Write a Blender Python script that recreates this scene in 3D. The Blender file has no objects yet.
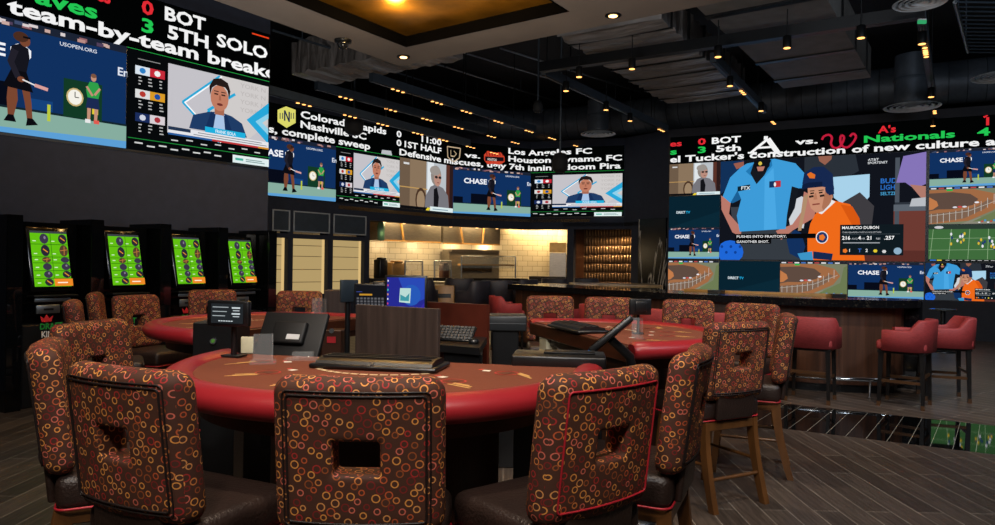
import bpy, bmesh, math, random
from mathutils import Vector, Matrix
random.seed(7)
SC = bpy.context.scene
COL = SC.collection
F = 700.0; HC = 1.45; ROLL = math.radians(0.8)
CR, SR = math.cos(ROLL), math.sin(ROLL)
def ray(x, y):
    dx, dy = x-497.5, y-264.0
    return (dx*CR+dy*SR)/F, (-dx*SR+dy*CR)/F          # right, down per unit depth
def P(x, y, z):                                       # point of the picture at height z
    a, b = ray(x, y); d = (HC-z)/b
    return Vector((a*d, d, z))
def D(x, y, d):
    a, b = ray(x, y); return Vector((a*d, d, HC-b*d))
def lin(h):
    if not isinstance(h, str): return h
    h = h.lstrip('#'); o = []
    for i in (0, 2, 4):
        c = int(h[i:i+2], 16)/255
        o.append(c/12.92 if c <= .04045 else ((c+.055)/1.055)**2.4)
    return tuple(o)
# ------------------------------------------------------------------ materials
def newmat(name):
    m = bpy.data.materials.new(name); m.use_nodes = True
    nt = m.node_tree; nt.nodes.clear()
    out = nt.nodes.new('ShaderNodeOutputMaterial')
    b = nt.nodes.new('ShaderNodeBsdfPrincipled')
    nt.links.new(b.outputs[0], out.inputs[0])
    return m, nt, b
def N(nt, t, **kw):
    n = nt.nodes.new(t)
    for k, v in kw.items():
        if k.startswith('i_'): n.inputs[int(k[2:])].default_value = v
        else: setattr(n, k, v)
    return n
def mat(name, col, rough=.5, metal=0, var=.15, scale=8, bump=0, bscale=60, stretch=(1,1,1), coat=0, spec=.5):
    m, nt, b = newmat(name); c = lin(col)
    tc = N(nt, 'ShaderNodeTexCoord'); mp = N(nt, 'ShaderNodeMapping'); mp.inputs[3].default_value = stretch
    nt.links.new(tc.outputs['Object'], mp.inputs[0])
    no = N(nt, 'ShaderNodeTexNoise'); no.inputs['Scale'].default_value = scale; no.inputs['Detail'].default_value = 4
    nt.links.new(mp.outputs[0], no.inputs[0])
    r = N(nt, 'ShaderNodeMixRGB')
    r.inputs[1].default_value = (*[x*(1-var) for x in c], 1); r.inputs[2].default_value = (*[min(1, x*(1+var)) for x in c], 1)
    mr = N(nt, 'ShaderNodeMapRange'); mr.inputs[1].default_value = .3; mr.inputs[2].default_value = .7
    nt.links.new(no.outputs[0], mr.inputs[0]); nt.links.new(mr.outputs[0], r.inputs[0])
    nt.links.new(r.outputs[0], b.inputs['Base Color'])
    b.inputs['Roughness'].default_value = rough; b.inputs['Metallic'].default_value = metal
    b.inputs['Coat Weight'].default_value = coat; b.inputs['Specular IOR Level'].default_value = spec
    if bump:
        n2 = N(nt, 'ShaderNodeTexNoise'); n2.inputs['Scale'].default_value = bscale; n2.inputs['Detail'].default_value = 3
        nt.links.new(mp.outputs[0], n2.inputs[0])
        bp = N(nt, 'ShaderNodeBump'); bp.inputs['Strength'].default_value = bump; bp.inputs['Distance'].default_value = .02
        nt.links.new(n2.outputs[0], bp.inputs['Height']); nt.links.new(bp.outputs[0], b.inputs['Normal'])
    return m
def emis(name, col, s=1, sample='AUTO'):
    m = bpy.data.materials.new(name); m.use_nodes = True; nt = m.node_tree; nt.nodes.clear()
    o = nt.nodes.new('ShaderNodeOutputMaterial'); e = nt.nodes.new('ShaderNodeEmission')
    e.inputs[0].default_value = (*lin(col), 1); e.inputs[1].default_value = s
    nt.links.new(e.outputs[0], o.inputs[0]); m.cycles.emission_sampling = sample
    return m
def glass(name, col='#dfe8ea', alpha=.25):
    m, nt, b = newmat(name)
    b.inputs['Base Color'].default_value = (*lin(col), 1); b.inputs['Roughness'].default_value = .05
    b.inputs['Alpha'].default_value = alpha; b.inputs['Specular IOR Level'].default_value = .8
    return m
def screenmat(name, s=1):
    m = bpy.data.materials.new(name); m.use_nodes = True; nt = m.node_tree; nt.nodes.clear()
    o = nt.nodes.new('ShaderNodeOutputMaterial'); e = nt.nodes.new('ShaderNodeEmission')
    a = nt.nodes.new('ShaderNodeVertexColor'); a.layer_name = 'Col'
    nt.links.new(a.outputs[0], e.inputs[0]); e.inputs[1].default_value = s
    nt.links.new(e.outputs[0], o.inputs[0])
    return m
def printmat(name):
    m, nt, b = newmat(name); a = nt.nodes.new('ShaderNodeVertexColor'); a.layer_name = 'Col'
    nt.links.new(a.outputs[0], b.inputs['Base Color']); b.inputs['Roughness'].default_value = .7
    return m
def math_(nt, op, a, b=None):
    n = nt.nodes.new('ShaderNodeMath'); n.operation = op
    for i, v in enumerate((a, b)):
        if v is None: continue
        if isinstance(v, (int, float)): n.inputs[i].default_value = v
        else: nt.links.new(v, n.inputs[i])
    return n.outputs[0]
def ringfabric(name):
    m, nt, b = newmat(name)
    uv = N(nt, 'ShaderNodeUVMap'); oi = N(nt, 'ShaderNodeObjectInfo')
    ad = N(nt, 'ShaderNodeVectorMath', operation='ADD')
    sc = N(nt, 'ShaderNodeVectorMath', operation='SCALE'); sc.inputs[3].default_value = 7
    cmb = N(nt, 'ShaderNodeCombineXYZ'); nt.links.new(oi.outputs['Random'], cmb.inputs[0]); nt.links.new(oi.outputs['Random'], cmb.inputs[1])
    nt.links.new(cmb.outputs[0], sc.inputs[0]); rm_ = N(nt, 'ShaderNodeMapping'); rm_.inputs[2].default_value = (0, 0, .5); nt.links.new(uv.outputs[0], rm_.inputs[0]); nt.links.new(rm_.outputs[0], ad.inputs[0]); nt.links.new(sc.outputs[0], ad.inputs[1])
    base = N(nt, 'ShaderNodeMixRGB'); base.inputs[1].default_value = (*lin('#44291f'), 1); base.inputs[2].default_value = (*lin('#523428'), 1)
    n0 = N(nt, 'ShaderNodeTexNoise'); n0.inputs['Scale'].default_value = 400; nt.links.new(ad.outputs[0], n0.inputs[0]); nt.links.new(n0.outputs[0], base.inputs[0])
    cur = base.outputs[0]
    for layer, (scale, rm, rv, w) in enumerate(((32, .235, .13, .056), (47, .22, .12, .075))):
        v = N(nt, 'ShaderNodeTexVoronoi', voronoi_dimensions='2D'); v.inputs['Scale'].default_value = scale; v.inputs['Randomness'].default_value = .45
        off = N(nt, 'ShaderNodeVectorMath', operation='ADD'); off.inputs[1].default_value = (layer*.37, layer*.91, 0)
        nt.links.new(ad.outputs[0], off.inputs[0]); nt.links.new(off.outputs[0], v.inputs['Vector'])
        sep = N(nt, 'ShaderNodeSeparateColor'); nt.links.new(v.outputs['Color'], sep.inputs[0])
        rad = math_(nt, 'ADD', math_(nt, 'MULTIPLY', sep.outputs[0], rv), rm)
        dd = math_(nt, 'ABSOLUTE', math_(nt, 'SUBTRACT', v.outputs['Distance'], rad))
        ring = math_(nt, 'LESS_THAN', dd, w)
        if layer: ring = math_(nt, 'MULTIPLY', ring, math_(nt, 'LESS_THAN', sep.outputs[2], .22))
        cr = N(nt, 'ShaderNodeValToRGB'); el = cr.color_ramp; el.interpolation = 'CONSTANT'
        cs = ['#cd7c40', '#a82e2c', '#d89354', '#bd5832', '#7e2422', '#cf6a58', '#dd9348', '#98502a']
        el.elements[0].color = (*lin(cs[0]), 1); el.elements[1].position = 1/8; el.elements[1].color = (*lin(cs[1]), 1)
        for i in range(2, 8):
            e = el.elements.new(i/8); e.color = (*lin(cs[i]), 1)
        nt.links.new(sep.outputs[1], cr.inputs[0])
        mx = N(nt, 'ShaderNodeMixRGB'); nt.links.new(ring, mx.inputs[0]); nt.links.new(cur, mx.inputs[1]); nt.links.new(cr.outputs[0], mx.inputs[2])
        cur = mx.outputs[0]
        if not layer: main = cur
    nt.links.new(main, b.inputs['Base Color'])
    b.inputs['Roughness'].default_value = .7
    b.inputs['Specular IOR Level'].default_value = .25
    nt.nodes.remove(mx)
    return m
def woodplank(name, c1, c2, grout, ang, bw=1.3, bh=.15, rough=.35, mortar=.004):
    m, nt, b = newmat(name)
    tc = N(nt, 'ShaderNodeTexCoord'); mp = N(nt, 'ShaderNodeMapping'); mp.inputs[2].default_value = (0, 0, ang)
    nt.links.new(tc.outputs['Object'], mp.inputs[0])
    br = N(nt, 'ShaderNodeTexBrick'); br.offset = .37; br.offset_frequency = 2
    br.inputs['Color1'].default_value = (*lin(c1), 1); br.inputs['Color2'].default_value = (*lin(c2), 1); br.inputs['Mortar'].default_value = (*lin(grout), 1)
    br.inputs['Scale'].default_value = 1; br.inputs['Mortar Size'].default_value = mortar; br.inputs['Brick Width'].default_value = bw; br.inputs['Row Height'].default_value = bh
    br.inputs['Mortar Smooth'].default_value = .1
    nt.links.new(mp.outputs[0], br.inputs[0])
    m2 = N(nt, 'ShaderNodeMapping'); m2.inputs[3].default_value = (1.2, 22, 1); nt.links.new(mp.outputs[0], m2.inputs[0])
    no = N(nt, 'ShaderNodeTexNoise'); no.inputs['Scale'].default_value = 3; no.inputs['Detail'].default_value = 7; no.inputs['Distortion'].default_value = .8
    nt.links.new(m2.outputs[0], no.inputs[0])
    mr = N(nt, 'ShaderNodeMapRange'); mr.inputs[1].default_value = .3; mr.inputs[2].default_value = .7; mr.inputs[3].default_value = .55; mr.inputs[4].default_value = 1.35
    nt.links.new(no.outputs[0], mr.inputs[0])
    mx = N(nt, 'ShaderNodeVectorMath', operation='SCALE'); nt.links.new(br.outputs[0], mx.inputs[0]); nt.links.new(mr.outputs[0], mx.inputs[3])
    nt.links.new(mx.outputs[0], b.inputs['Base Color']); b.inputs['Roughness'].default_value = rough
    bp = N(nt, 'ShaderNodeBump'); bp.inputs['Strength'].default_value = .25; bp.inputs['Distance'].default_value = .004
    nt.links.new(no.outputs[0], bp.inputs['Height']); nt.links.new(bp.outputs[0], b.inputs['Normal'])
    return m
def tilemat(name, c1, c2, grout, bw, bh, mortar, rough=.2, rot=(0,0,0), offset=.5, use='UV'):
    m, nt, b = newmat(name)
    tc = N(nt, 'ShaderNodeTexCoord'); mp = N(nt, 'ShaderNodeMapping'); mp.inputs[2].default_value = rot
    nt.links.new(tc.outputs[use], mp.inputs[0])
    br = N(nt, 'ShaderNodeTexBrick'); br.offset = offset
    br.inputs['Color1'].default_value = (*lin(c1), 1); br.inputs['Color2'].default_value = (*lin(c2), 1); br.inputs['Mortar'].default_value = (*lin(grout), 1)
    br.inputs['Scale'].default_value = 1; br.inputs['Mortar Size'].default_value = mortar; br.inputs['Brick Width'].default_value = bw; br.inputs['Row Height'].default_value = bh
    nt.links.new(mp.outputs[0], br.inputs[0]); nt.links.new(br.outputs[0], b.inputs['Base Color']); b.inputs['Roughness'].default_value = rough
    return m
def marble(name):
    m, nt, b = newmat(name)
    tc = N(nt, 'ShaderNodeTexCoord'); mp = N(nt, 'ShaderNodeMapping'); mp.inputs[3].default_value = (1.6, 1.6, .5)
    nt.links.new(tc.outputs['Object'], mp.inputs[0])
    n = N(nt, 'ShaderNodeTexNoise'); n.inputs['Scale'].default_value = 1.1; n.inputs['Detail'].default_value = 6; n.inputs['Distortion'].default_value = .7
    nt.links.new(mp.outputs[0], n.inputs[0])
    d = math_(nt, 'ABSOLUTE', math_(nt, 'SUBTRACT', n.outputs[0], .5))
    mr = N(nt, 'ShaderNodeMapRange'); mr.inputs[1].default_value = 0; mr.inputs[2].default_value = .016; mr.inputs[3].default_value = 1; mr.inputs[4].default_value = 0
    nt.links.new(d, mr.inputs[0])
    mx = N(nt, 'ShaderNodeMixRGB'); mx.inputs[1].default_value = (.004, .0045, .006, 1); mx.inputs[2].default_value = (.55, .52, .48, 1)
    nt.links.new(mr.outputs[0], mx.inputs[0]); nt.links.new(mx.outputs[0], b.inputs['Base Color']); b.inputs['Roughness'].default_value = .22; b.inputs['Specular IOR Level'].default_value = .25
    return m
def granite(name):
    m, nt, b = newmat(name); tc = N(nt, 'ShaderNodeTexCoord')
    v = N(nt, 'ShaderNodeTexNoise'); v.inputs['Scale'].default_value = 45; v.inputs['Detail'].default_value = 3
    nt.links.new(tc.outputs['Object'], v.inputs[0])
    cr = N(nt, 'ShaderNodeValToRGB'); e = cr.color_ramp.elements; e[0].position = .58; e[0].color = (.005, .005, .006, 1); e[1].position = .72; e[1].color = (.03, .026, .02, 1)
    nt.links.new(v.outputs[0], cr.inputs[0]); nt.links.new(cr.outputs[0], b.inputs['Base Color']); b.inputs['Roughness'].default_value = .1
    return m
M = {}
M['fabric'] = ringfabric('ring_fabric')
M['leather'] = mat('brown_leather', '#281b16', .42, bump=.25, bscale=90)
M['pipe_dark'] = mat('dark_piping', '#1c1210', .5)
M['pipe_red'] = mat('red_piping', '#a81e2a', .45)
M['chairwood'] = mat('bronze_wood', '#573618', .38, var=.25, scale=5, stretch=(4, 4, .6))
M['felt'] = mat('brown_felt', '#70351c', .95, var=.06, scale=30, bump=.1, bscale=400)
M['rim'] = mat('red_vinyl', '#931f26', .38, var=.04, bump=.03, bscale=30)
M['darkwood'] = mat('dark_wood', '#3a1f12', .4, var=.35, scale=3, stretch=(1, 1, .15))
M['tablewood'] = mat('table_wood', '#4a2413', .35, var=.3, scale=6, stretch=(1, 6, 6))
M['greywood'] = mat('grey_brown_laminate', '#3c302b', .5, var=.35, scale=6, stretch=(5, 5, .25))
M['redwood'] = mat('reddish_wood', '#461c12', .35, var=.35, scale=4, stretch=(1, 1, 1))
M['black'] = mat('black_plastic', '#101113', .35, var=.2, bump=.05)
M['blackmetal'] = mat('black_metal', '#0b0d10', .45, metal=.3)
M['blackpaint'] = mat('black_paint', '#0e1116', .8)
M['slotblack'] = mat('gloss_black', '#060708', .12)
M['silver'] = mat('brushed_silver', '#8d9296', .35, metal=.9)
M['chrome'] = mat('chrome', '#d5d8da', .12, metal=1)
M['wall'] = mat('navy_black_wall', '#232938', .85, var=.12)
M['wall2'] = mat('charcoal_wall', '#2b2c33', .8, var=.12)
M['acrylic'] = glass('clear_acrylic', '#dfe8ea', .08)
M['glass'] = glass('guard_glass', '#c8d8d4', .15)
M['redup'] = mat('red_upholstery', '#9a3434', .6, var=.22, scale=30, stretch=(1, 1, 5), bump=.2, bscale=120)
M['stoolwood'] = mat('black_wood', '#120e0c', .35)
M['brass'] = mat('bronze_rail', '#553820', .35, metal=.3)
M['granite'] = granite('black_granite')
M['marble'] = marble('black_marble')
M['barwood'] = mat('bar_wood', '#4a2d1d', .42, var=.5, scale=4, stretch=(4, 4, .2))
M['fascia'] = mat('black_fascia', '#040405', .95, spec=.02)
M['soffit'] = mat('grey_plaster', '#85796f', .8, var=.1, scale=1.5)
M['gold'] = mat('gold_leaf', '#b8842c', .32, metal=.85, var=.5, scale=1.6, bump=.3, bscale=2)
M['foil'] = mat('foil_wrap', '#8d8886', .4, metal=.3, var=.3, scale=3, bump=1.0, bscale=4, stretch=(1, .35, .35))
for _n in M['foil'].node_tree.nodes:
    if _n.type == 'BUMP': _n.inputs['Distance'].default_value = .15
M['ductgrey'] = mat('grey_duct', '#757370', .7, var=.15, scale=4)
M['duct'] = mat('dark_spiral_duct', '#4a525c', .5, metal=.3)
M['beam'] = mat('dark_beam', '#323d48', .6)
M['lamp'] = emis('warm_lamp', '#ffc27a', 6)
M['lamp_s'] = emis('warm_spot_lamp', '#ffb060', 3.0)
M['steel'] = mat('stainless_steel', '#8b8378', .3, metal=.8, var=.12, stretch=(1, 1, 6))
M['paper'] = mat('cream_paper', '#d9cfae', .7)
M['tan'] = mat('tan_stone', '#8a7350', .3, var=.4, scale=9)
M['rimtan'] = mat('tan_wood', '#a07840', .4)
M['darkleather'] = mat('charcoal_leather', '#26242b', .55)
M['matte'] = mat('matte_black', '#060607', .6)
M['frame'] = mat('pale_frame', '#a0a8ae', .5)
M['screen'] = screenmat('led_pixels', 1.0)
M['print'] = printmat('printed_ink')
M['white'] = mat('white_plastic', '#c8c8c8', .5)
M['kitchenside'] = mat('warm_plaster', '#a08050', .7)
M['red'] = mat('red_label', '#a81822', .5)
# ------------------------------------------------------------------ mesh builder
class MB:
    def __init__(s): s.v = []; s.f = []; s.sm = []; s.c = []
    def add(s, vs, fs, smooth=False, T=None, col=None):
        o = len(s.v)
        for v in vs:
            v = Vector(v); s.v.append(T @ v if T is not None else v)
        for f in fs:
            s.f.append([i+o for i in f]); s.sm.append(smooth); s.c.append(col)
        return s
    def box(s, c, size, rz=0, T=None, rx=0, ry=0, bevel=0, seg=2):
        R = Matrix.Translation(Vector(c)) @ Matrix.Rotation(rz, 4, 'Z') @ Matrix.Rotation(rx, 4, 'X') @ Matrix.Rotation(ry, 4, 'Y')
        if T is not None: R = T @ R
        bm = bmesh.new(); bmesh.ops.create_cube(bm, size=1)
        for v in bm.verts: v.co = Vector((v.co.x*size[0], v.co.y*size[1], v.co.z*size[2]))
        if bevel: bmesh.ops.bevel(bm, geom=bm.edges[:], offset=bevel, segments=seg, profile=.5, affect='EDGES')
        bm.verts.ensure_lookup_table()
        s.add([v.co.copy() for v in bm.verts], [[v.index for v in f.verts] for f in bm.faces], bevel > 0 and seg > 1, R)
        bm.free(); return s
    def rings(s, rings, smooth=True, cap=True, closed=False, T=None):
        n = len(rings[0]); vs = [p for r in rings for p in r]; fs = []
        m = len(rings)
        for i in range(m if closed else m-1):
            a, b = i*n, ((i+1) % m)*n
            for k in range(n):
                k2 = (k+1) % n; fs.append([a+k, a+k2, b+k2, b+k])
        s.add(vs, fs, smooth, T)
        if cap and not closed:
            s.add(rings[0], [list(range(n))[::-1]], False, T); s.add(rings[-1], [list(range(n))], False, T)
        return s
    def cyl(s, p0, p1, r, r1=None, n=16, T=None, smooth=True):
        return s.tube([p0, p1], [r, r if r1 is None else r1], n, T, smooth)
    def tube(s, pts, r, n=10, T=None, smooth=True, closed=False):
        pts = [Vector(p) for p in pts]; R = []
        m = len(pts); up = None
        for i, p in enumerate(pts):
            if closed: t = pts[(i+1) % m]-pts[i-1]
            else: t = pts[min(i+1, m-1)]-pts[max(i-1, 0)]
            t.normalize()
            if up is None:
                up = Vector((0, 0, 1)) if abs(t.z) < .9 else Vector((1, 0, 0))
            a = t.cross(up)
            a.normalize(); b = a.cross(t); b.normalize(); up = b
            rr = r[i] if isinstance(r, (list, tuple)) else r
            R.append([p+a*math.cos(2*math.pi*k/n)*rr+b*math.sin(2*math.pi*k/n)*rr for k in range(n)])
        return s.rings(R, smooth, True, closed, T)
    def lathe(s, prof, c=(0, 0, 0), n=24, T=None, smooth=True):
        c = Vector(c)
        R = [[c+Vector((r*math.cos(2*math.pi*k/n), r*math.sin(2*math.pi*k/n), z)) for k in range(n)] for r, z in prof]
        return s.rings(R, smooth, True, False, T)
    def prism(s, poly, z0, z1, T=None):
        n = len(poly)
        a = [Vector((p[0], p[1], z0)) for p in poly]; b = [Vector((p[0], p[1], z1)) for p in poly]
        s.add(a+b, [[i, (i+1) % n, n+(i+1) % n, n+i] for i in range(n)]+[list(range(n))[::-1], [n+i for i in range(n)]], False, T)
        return s
    def sweep(s, path, w, d, T=None, smooth=False):     # rectangle section in the XY plane along a rising path
        R = []
        for i, p in enumerate(path):
            ww = w[i] if isinstance(w, (list, tuple)) else w; dd = d[i] if isinstance(d, (list, tuple)) else d
            p = Vector(p); R.append([p+Vector((x*ww/2, y*dd/2, 0)) for x, y in ((-1,-1),(1,-1),(1,1),(-1,1))])
        return s.rings(R, smooth, True, False, T)
    def build(s, name, m, parent=None, loc=None, rz=0, uv=True, col=False):
        me = bpy.data.meshes.new(name); me.from_pydata([tuple(v) for v in s.v], [], s.f)
        me.polygons.foreach_set('use_smooth', s.sm)
        bm = bmesh.new(); bm.from_mesh(me); bmesh.ops.recalc_face_normals(bm, faces=bm.faces[:]) if not col else None
        if uv:
            L = bm.loops.layers.uv.new('UVMap')
            for f in bm.faces:
                n = f.normal; ax = max(range(3), key=lambda i: abs(n[i]))
                for l in f.loops:
                    c = l.vert.co
                    l[L].uv = ((c.y, c.z), (c.x, c.z), (c.x, c.y))[ax]
        bm.to_mesh(me); bm.free()
        if col:
            A = me.color_attributes.new('Col', 'FLOAT_COLOR', 'CORNER')
            for p in me.polygons:
                c = s.c[p.index]
                for li in p.loop_indices: A.data[li].color = (*c, 1)
        ms = m if isinstance(m, (list, tuple)) else [m]
        for x in ms: me.materials.append(x)
        o = bpy.data.objects.new(name, me); COL.objects.link(o)
        if parent: o.parent = parent
        if loc is not None: o.location = loc
        o.rotation_euler = (0, 0, rz)
        return o
def tag(o, label=None, cat=None, group=None, kind=None):
    if label: o['label'] = label
    if cat: o['category'] = cat
    if group: o['group'] = group
    if kind: o['kind'] = kind
    return o
def thing(name, label, cat, loc=(0, 0, 0), rz=0, group=None):
    o = bpy.data.objects.new(name, None); COL.objects.link(o); o.location = loc; o.rotation_euler = (0, 0, rz)
    o.empty_display_size = .1
    return tag(o, label, cat, group)
def struct(name, b, m):
    return tag(b.build(name, m), kind='structure')
def clone(o, parent=None):
    c = o.copy(); COL.objects.link(c)
    if parent: c.parent = parent
    for ch in list(KIDS.get(o.name, [])): 
        clone(bpy.data.objects[ch], c)
    return c
KIDS = {}
def index(o, objs):
    KIDS[o.name] = [x.name for x in objs if x.parent == o]
    for x in objs:
        if x.parent == o: index(x, objs)
def dup(root, loc, rz, label, group=None, name=None):
    index(root, list(bpy.data.objects))
    c = clone(root); c.location = loc; c.rotation_euler = (0, 0, rz); c['label'] = label
    if group: c['group'] = group
    return c
# ------------------------------------------------------------------ lettering and pictures on screens
_tc = {}
def textmesh(txt, bold=.0):
    k = (txt, bold)
    if k in _tc: return _tc[k]
    cu = bpy.data.curves.new('t', 'FONT'); cu.body = txt; cu.size = 1; cu.offset = bold; cu.resolution_u = 2; cu.fill_mode = 'FRONT' if hasattr(cu, 'fill_mode') else cu.fill_mode
    ob = bpy.data.objects.new('t', cu); COL.objects.link(ob)
    bpy.context.view_layer.update()
    dg = bpy.context.evaluated_depsgraph_get(); me = bpy.data.meshes.new_from_object(ob.evaluated_get(dg))
    vs = [(v.co.x, v.co.y) for v in me.vertices]; fs = [list(p.vertices) for p in me.polygons]
    bpy.data.objects.remove(ob); bpy.data.curves.remove(cu); bpy.data.meshes.remove(me)
    if vs:
        x0 = min(v[0] for v in vs); vs = [(v[0]-x0, v[1]) for v in vs]
    w = max([v[0] for v in vs] or [0])
    _tc[k] = (vs, fs, w); return _tc[k]
class Wall2:                                          # a vertical surface following a plan polyline, left to right
    def __init__(s, pts):
        s.p = [Vector(p) for p in pts]; s.L = [0]
        for a, b in zip(s.p, s.p[1:]): s.L.append(s.L[-1]+(b-a).length)
    def at(s, t, z, off=0):
        i = 0
        while i < len(s.L)-2 and t > s.L[i+1]: i += 1
        a, b = s.p[i], s.p[i+1]; d = (b-a).normalized(); q = a+d*(t-s.L[i]); n = Vector((d.y, -d.x))
        return Vector((q.x+n.x*off, q.y+n.y*off, z))
    def s_of(s, x, y=200):
        k = ray(x, y)[0]; best = None
        for i in range(len(s.p)-1):
            a, b = s.p[i], s.p[i+1]; d = (b-a).normalized()
            den = d.x-k*d.y
            if abs(den) < 1e-6: continue
            t = (k*a.y-a.x)/den; L = s.L[i+1]-s.L[i]
            lo = -1e9 if i == 0 else -1e-4; hi = 1e9 if i == len(s.p)-2 else L+1e-4
            if lo <= t <= hi: return s.L[i]+t
        return 0
    def z_of(s, x, y):
        q = s.at(s.s_of(x, y), 0); return HC-ray(x, y)[1]*q.y
class Pic:
    """draws coloured shapes on a rectangle of a wall; u right, v up, both 0..1"""
    def __init__(g, wall, s0, s1, z0, z1, off=.012):
        g.w, g.s0, g.s1, g.z0, g.z1 = wall, s0, s1, z0, z1; g.mb = MB(); g.off = off; g.k = 0
        g.tr = (0, 0, 1, 1)
    def pt(g, u, v, o):
        a, b, c, d = g.tr; u = min(1, max(0, a+u*c)); v = min(1, max(0, b+v*d))
        return g.w.at(g.s0+(g.s1-g.s0)*u, g.z0+(g.z1-g.z0)*v, o)
    def poly(g, pts, col):
        g.k += 1; o = g.off+g.k*.0006
        n = len(pts)
        g.mb.add([g.pt(u, v, o) for u, v in pts], [list(range(n))], False, None, lin(col)); return g
    def rect(g, u0, v0, u1, v1, col): return g.poly([(u0, v0), (u1, v0), (u1, v1), (u0, v1)], col)
    def ell(g, u, v, a, b, col, n=14, rot=0):
        c, s = math.cos(rot), math.sin(rot)
        return g.poly([(u+a*math.cos(t)*c-b*math.sin(t)*s, v+a*math.cos(t)*s+b*math.sin(t)*c) for t in [2*math.pi*i/n for i in range(n)]], col)
    def line(g, p, q, w, col):
        asp = (g.s1-g.s0)*g.tr[2]/((g.z1-g.z0)*g.tr[3])
        dx, dy = (q[0]-p[0])*asp, q[1]-p[1]; L = math.hypot(dx, dy) or 1; nx, ny = -dy/L*w/2/asp, dx/L*w/2
        return g.poly([(p[0]+nx, p[1]+ny), (p[0]-nx, p[1]-ny), (q[0]-nx, q[1]-ny), (q[0]+nx, q[1]+ny)], col)
    def text(g, t, u, v, h, col, bold=.02, wid=None, align='L'):
        vs, fs, w = textmesh(t, bold); g.k += 1; o = g.off+g.k*.0006
        asp = (g.s1-g.s0)*g.tr[2]/((g.z1-g.z0)*g.tr[3]); sy = h/.72; sx = sy/asp
        if wid: sx = wid/w
        if align == 'C': u -= w*sx/2
        if align == 'R': u -= w*sx
        g.mb.add([g.pt(u+x*sx, v+y*sy, o) for x, y in vs], fs, False, None, lin(col)); return g
    def done(g, name, parent, label=None, m=None):
        o = g.mb.build(name, m or M['screen'], parent, uv=False, col=True)
        if label: o['label'] = label
        return o
R_ = random.Random(3)
def crowd(g, u0, v0, u1, v1, n=26):
    g.rect(u0, v0, u1, v1, '#1c2333')
    for i in range(n):
        a = u0+(u1-u0)*R_.random()*.97; w = (u1-u0)/n*R_.uniform(.5, 1.1)
        b = R_.uniform(v0, v1-(v1-v0)*.5)
        g.rect(a, b, min(u1, a+w), b+(v1-v0)*R_.uniform(.3, .5), R_.choice(['#b98d86', '#7b5a5c', '#d9cfd0', '#3f4d6d', '#94646a', '#c9a9a0', '#51405a']))
def pic_tennis(g):
    g.rect(0, 0, 1, 1, '#10305f'); crowd(g, 0, .93, 1, 1)
    g.rect(0, 0, 1, .22, '#86ad9f'); g.poly([(0, 0), (1, 0), (1, .07), (0, .03)], '#5c9fd6'); g.rect(0, .215, 1, .235, '#12242c')
    g.rect(0, .235, .12, .36, '#070b18'); g.rect(.22, .235, .46, .44, '#070b18')
    g.text('CHASE', .13, .66, .11, '#f2f4fa', .03, .29)
    g.poly([(.44, .69), (.47, .64), (.51, .64), (.53, .69), (.53, .75), (.5, .79), (.47, .79), (.44, .75)], '#f2f4fa'); g.ell(.485, .715, .022, .04, '#10305f', 8)
    g.text('USOPEN.ORG', .66, .86, .035, '#dfe6f2', .01, .18); g.text('Em', .95, .7, .08, '#dfe6f2', .02)
    g.rect(.68, .22, .87, .57, '#123a25'); g.ell(.735, .41, .042, .085, '#c9b27a'); g.ell(.735, .41, .034, .07, '#f5f2e8'); g.line((.735, .41), (.735, .46), .008, '#333333'); g.line((.735, .41), (.755, .41), .008, '#333333')
    g.rect(.82, .28, .85, .33, '#e3cd35'); g.rect(.52, .235, .63, .33, '#15427c'); g.rect(.605, .15, .62, .3, '#b9c83e')
    # ball person
    g.poly([(.795, .22), (.81, .22), (.815, .36), (.795, .36)], '#c39078'); g.poly([(.83, .22), (.845, .22), (.85, .36), (.83, .36)], '#c39078')
    g.rect(.785, .19, .812, .225, '#e8e8e8'); g.rect(.828, .19, .855, .225, '#e05a50')
    g.poly([(.787, .33), (.857, .33), (.85, .43), (.795, .43)], '#1b2a52')
    g.poly([(.795, .43), (.85, .43), (.86, .52), (.845, .58), (.805, .58), (.787, .5)], '#2f9e48'); g.line((.79, .53), (.82, .45), .02, '#c39078'); g.line((.857, .53), (.83, .46), .02, '#c39078')
    g.ell(.824, .62, .014, .035, '#c39078'); g.ell(.824, .64, .014, .02, '#7c5540')
    g.tr = (-.115, 0, 1.2, 1)
    g.poly([(.455, .14), (.475, .14), (.49, .3), (.485, .44), (.455, .44), (.45, .3)], '#7a4630'); g.poly([(.525, .12), (.545, .12), (.54, .28), (.53, .44), (.5, .44), (.515, .28)], '#7a4630')
    g.poly([(.44, .1), (.485, .1), (.475, .16), (.455, .16)], '#0b0b10'); g.poly([(.52, .08), (.565, .1), (.545, .15), (.525, .15)], '#0b0b10')
    g.poly([(.435, .4), (.545, .38), (.52, .55), (.465, .56)], '#0c0c12')
    g.poly([(.465, .55), (.52, .55), (.53, .68), (.525, .76), (.495, .79), (.465, .76), (.455, .65)], '#15151d')
    g.poly([(.465, .74), (.45, .62), (.48, .48), (.5, .5), (.475, .62), (.49, .72)], '#22202a'); g.ell(.5, .48, .014, .025, '#7a4630')
    g.line((.505, .48), (.55, .45), .012, '#e8e8e8'); g.line((.55, .45), (.60, .43), .03, '#d9a09a')
    g.ell(.512, .82, .02, .05, '#7a4630'); g.ell(.497, .85, .028, .045, '#4a2c20'); g.rect(.505, .845, .532, .862, '#0b0b10'); g.tr = (0, 0, 1, 1)
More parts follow.
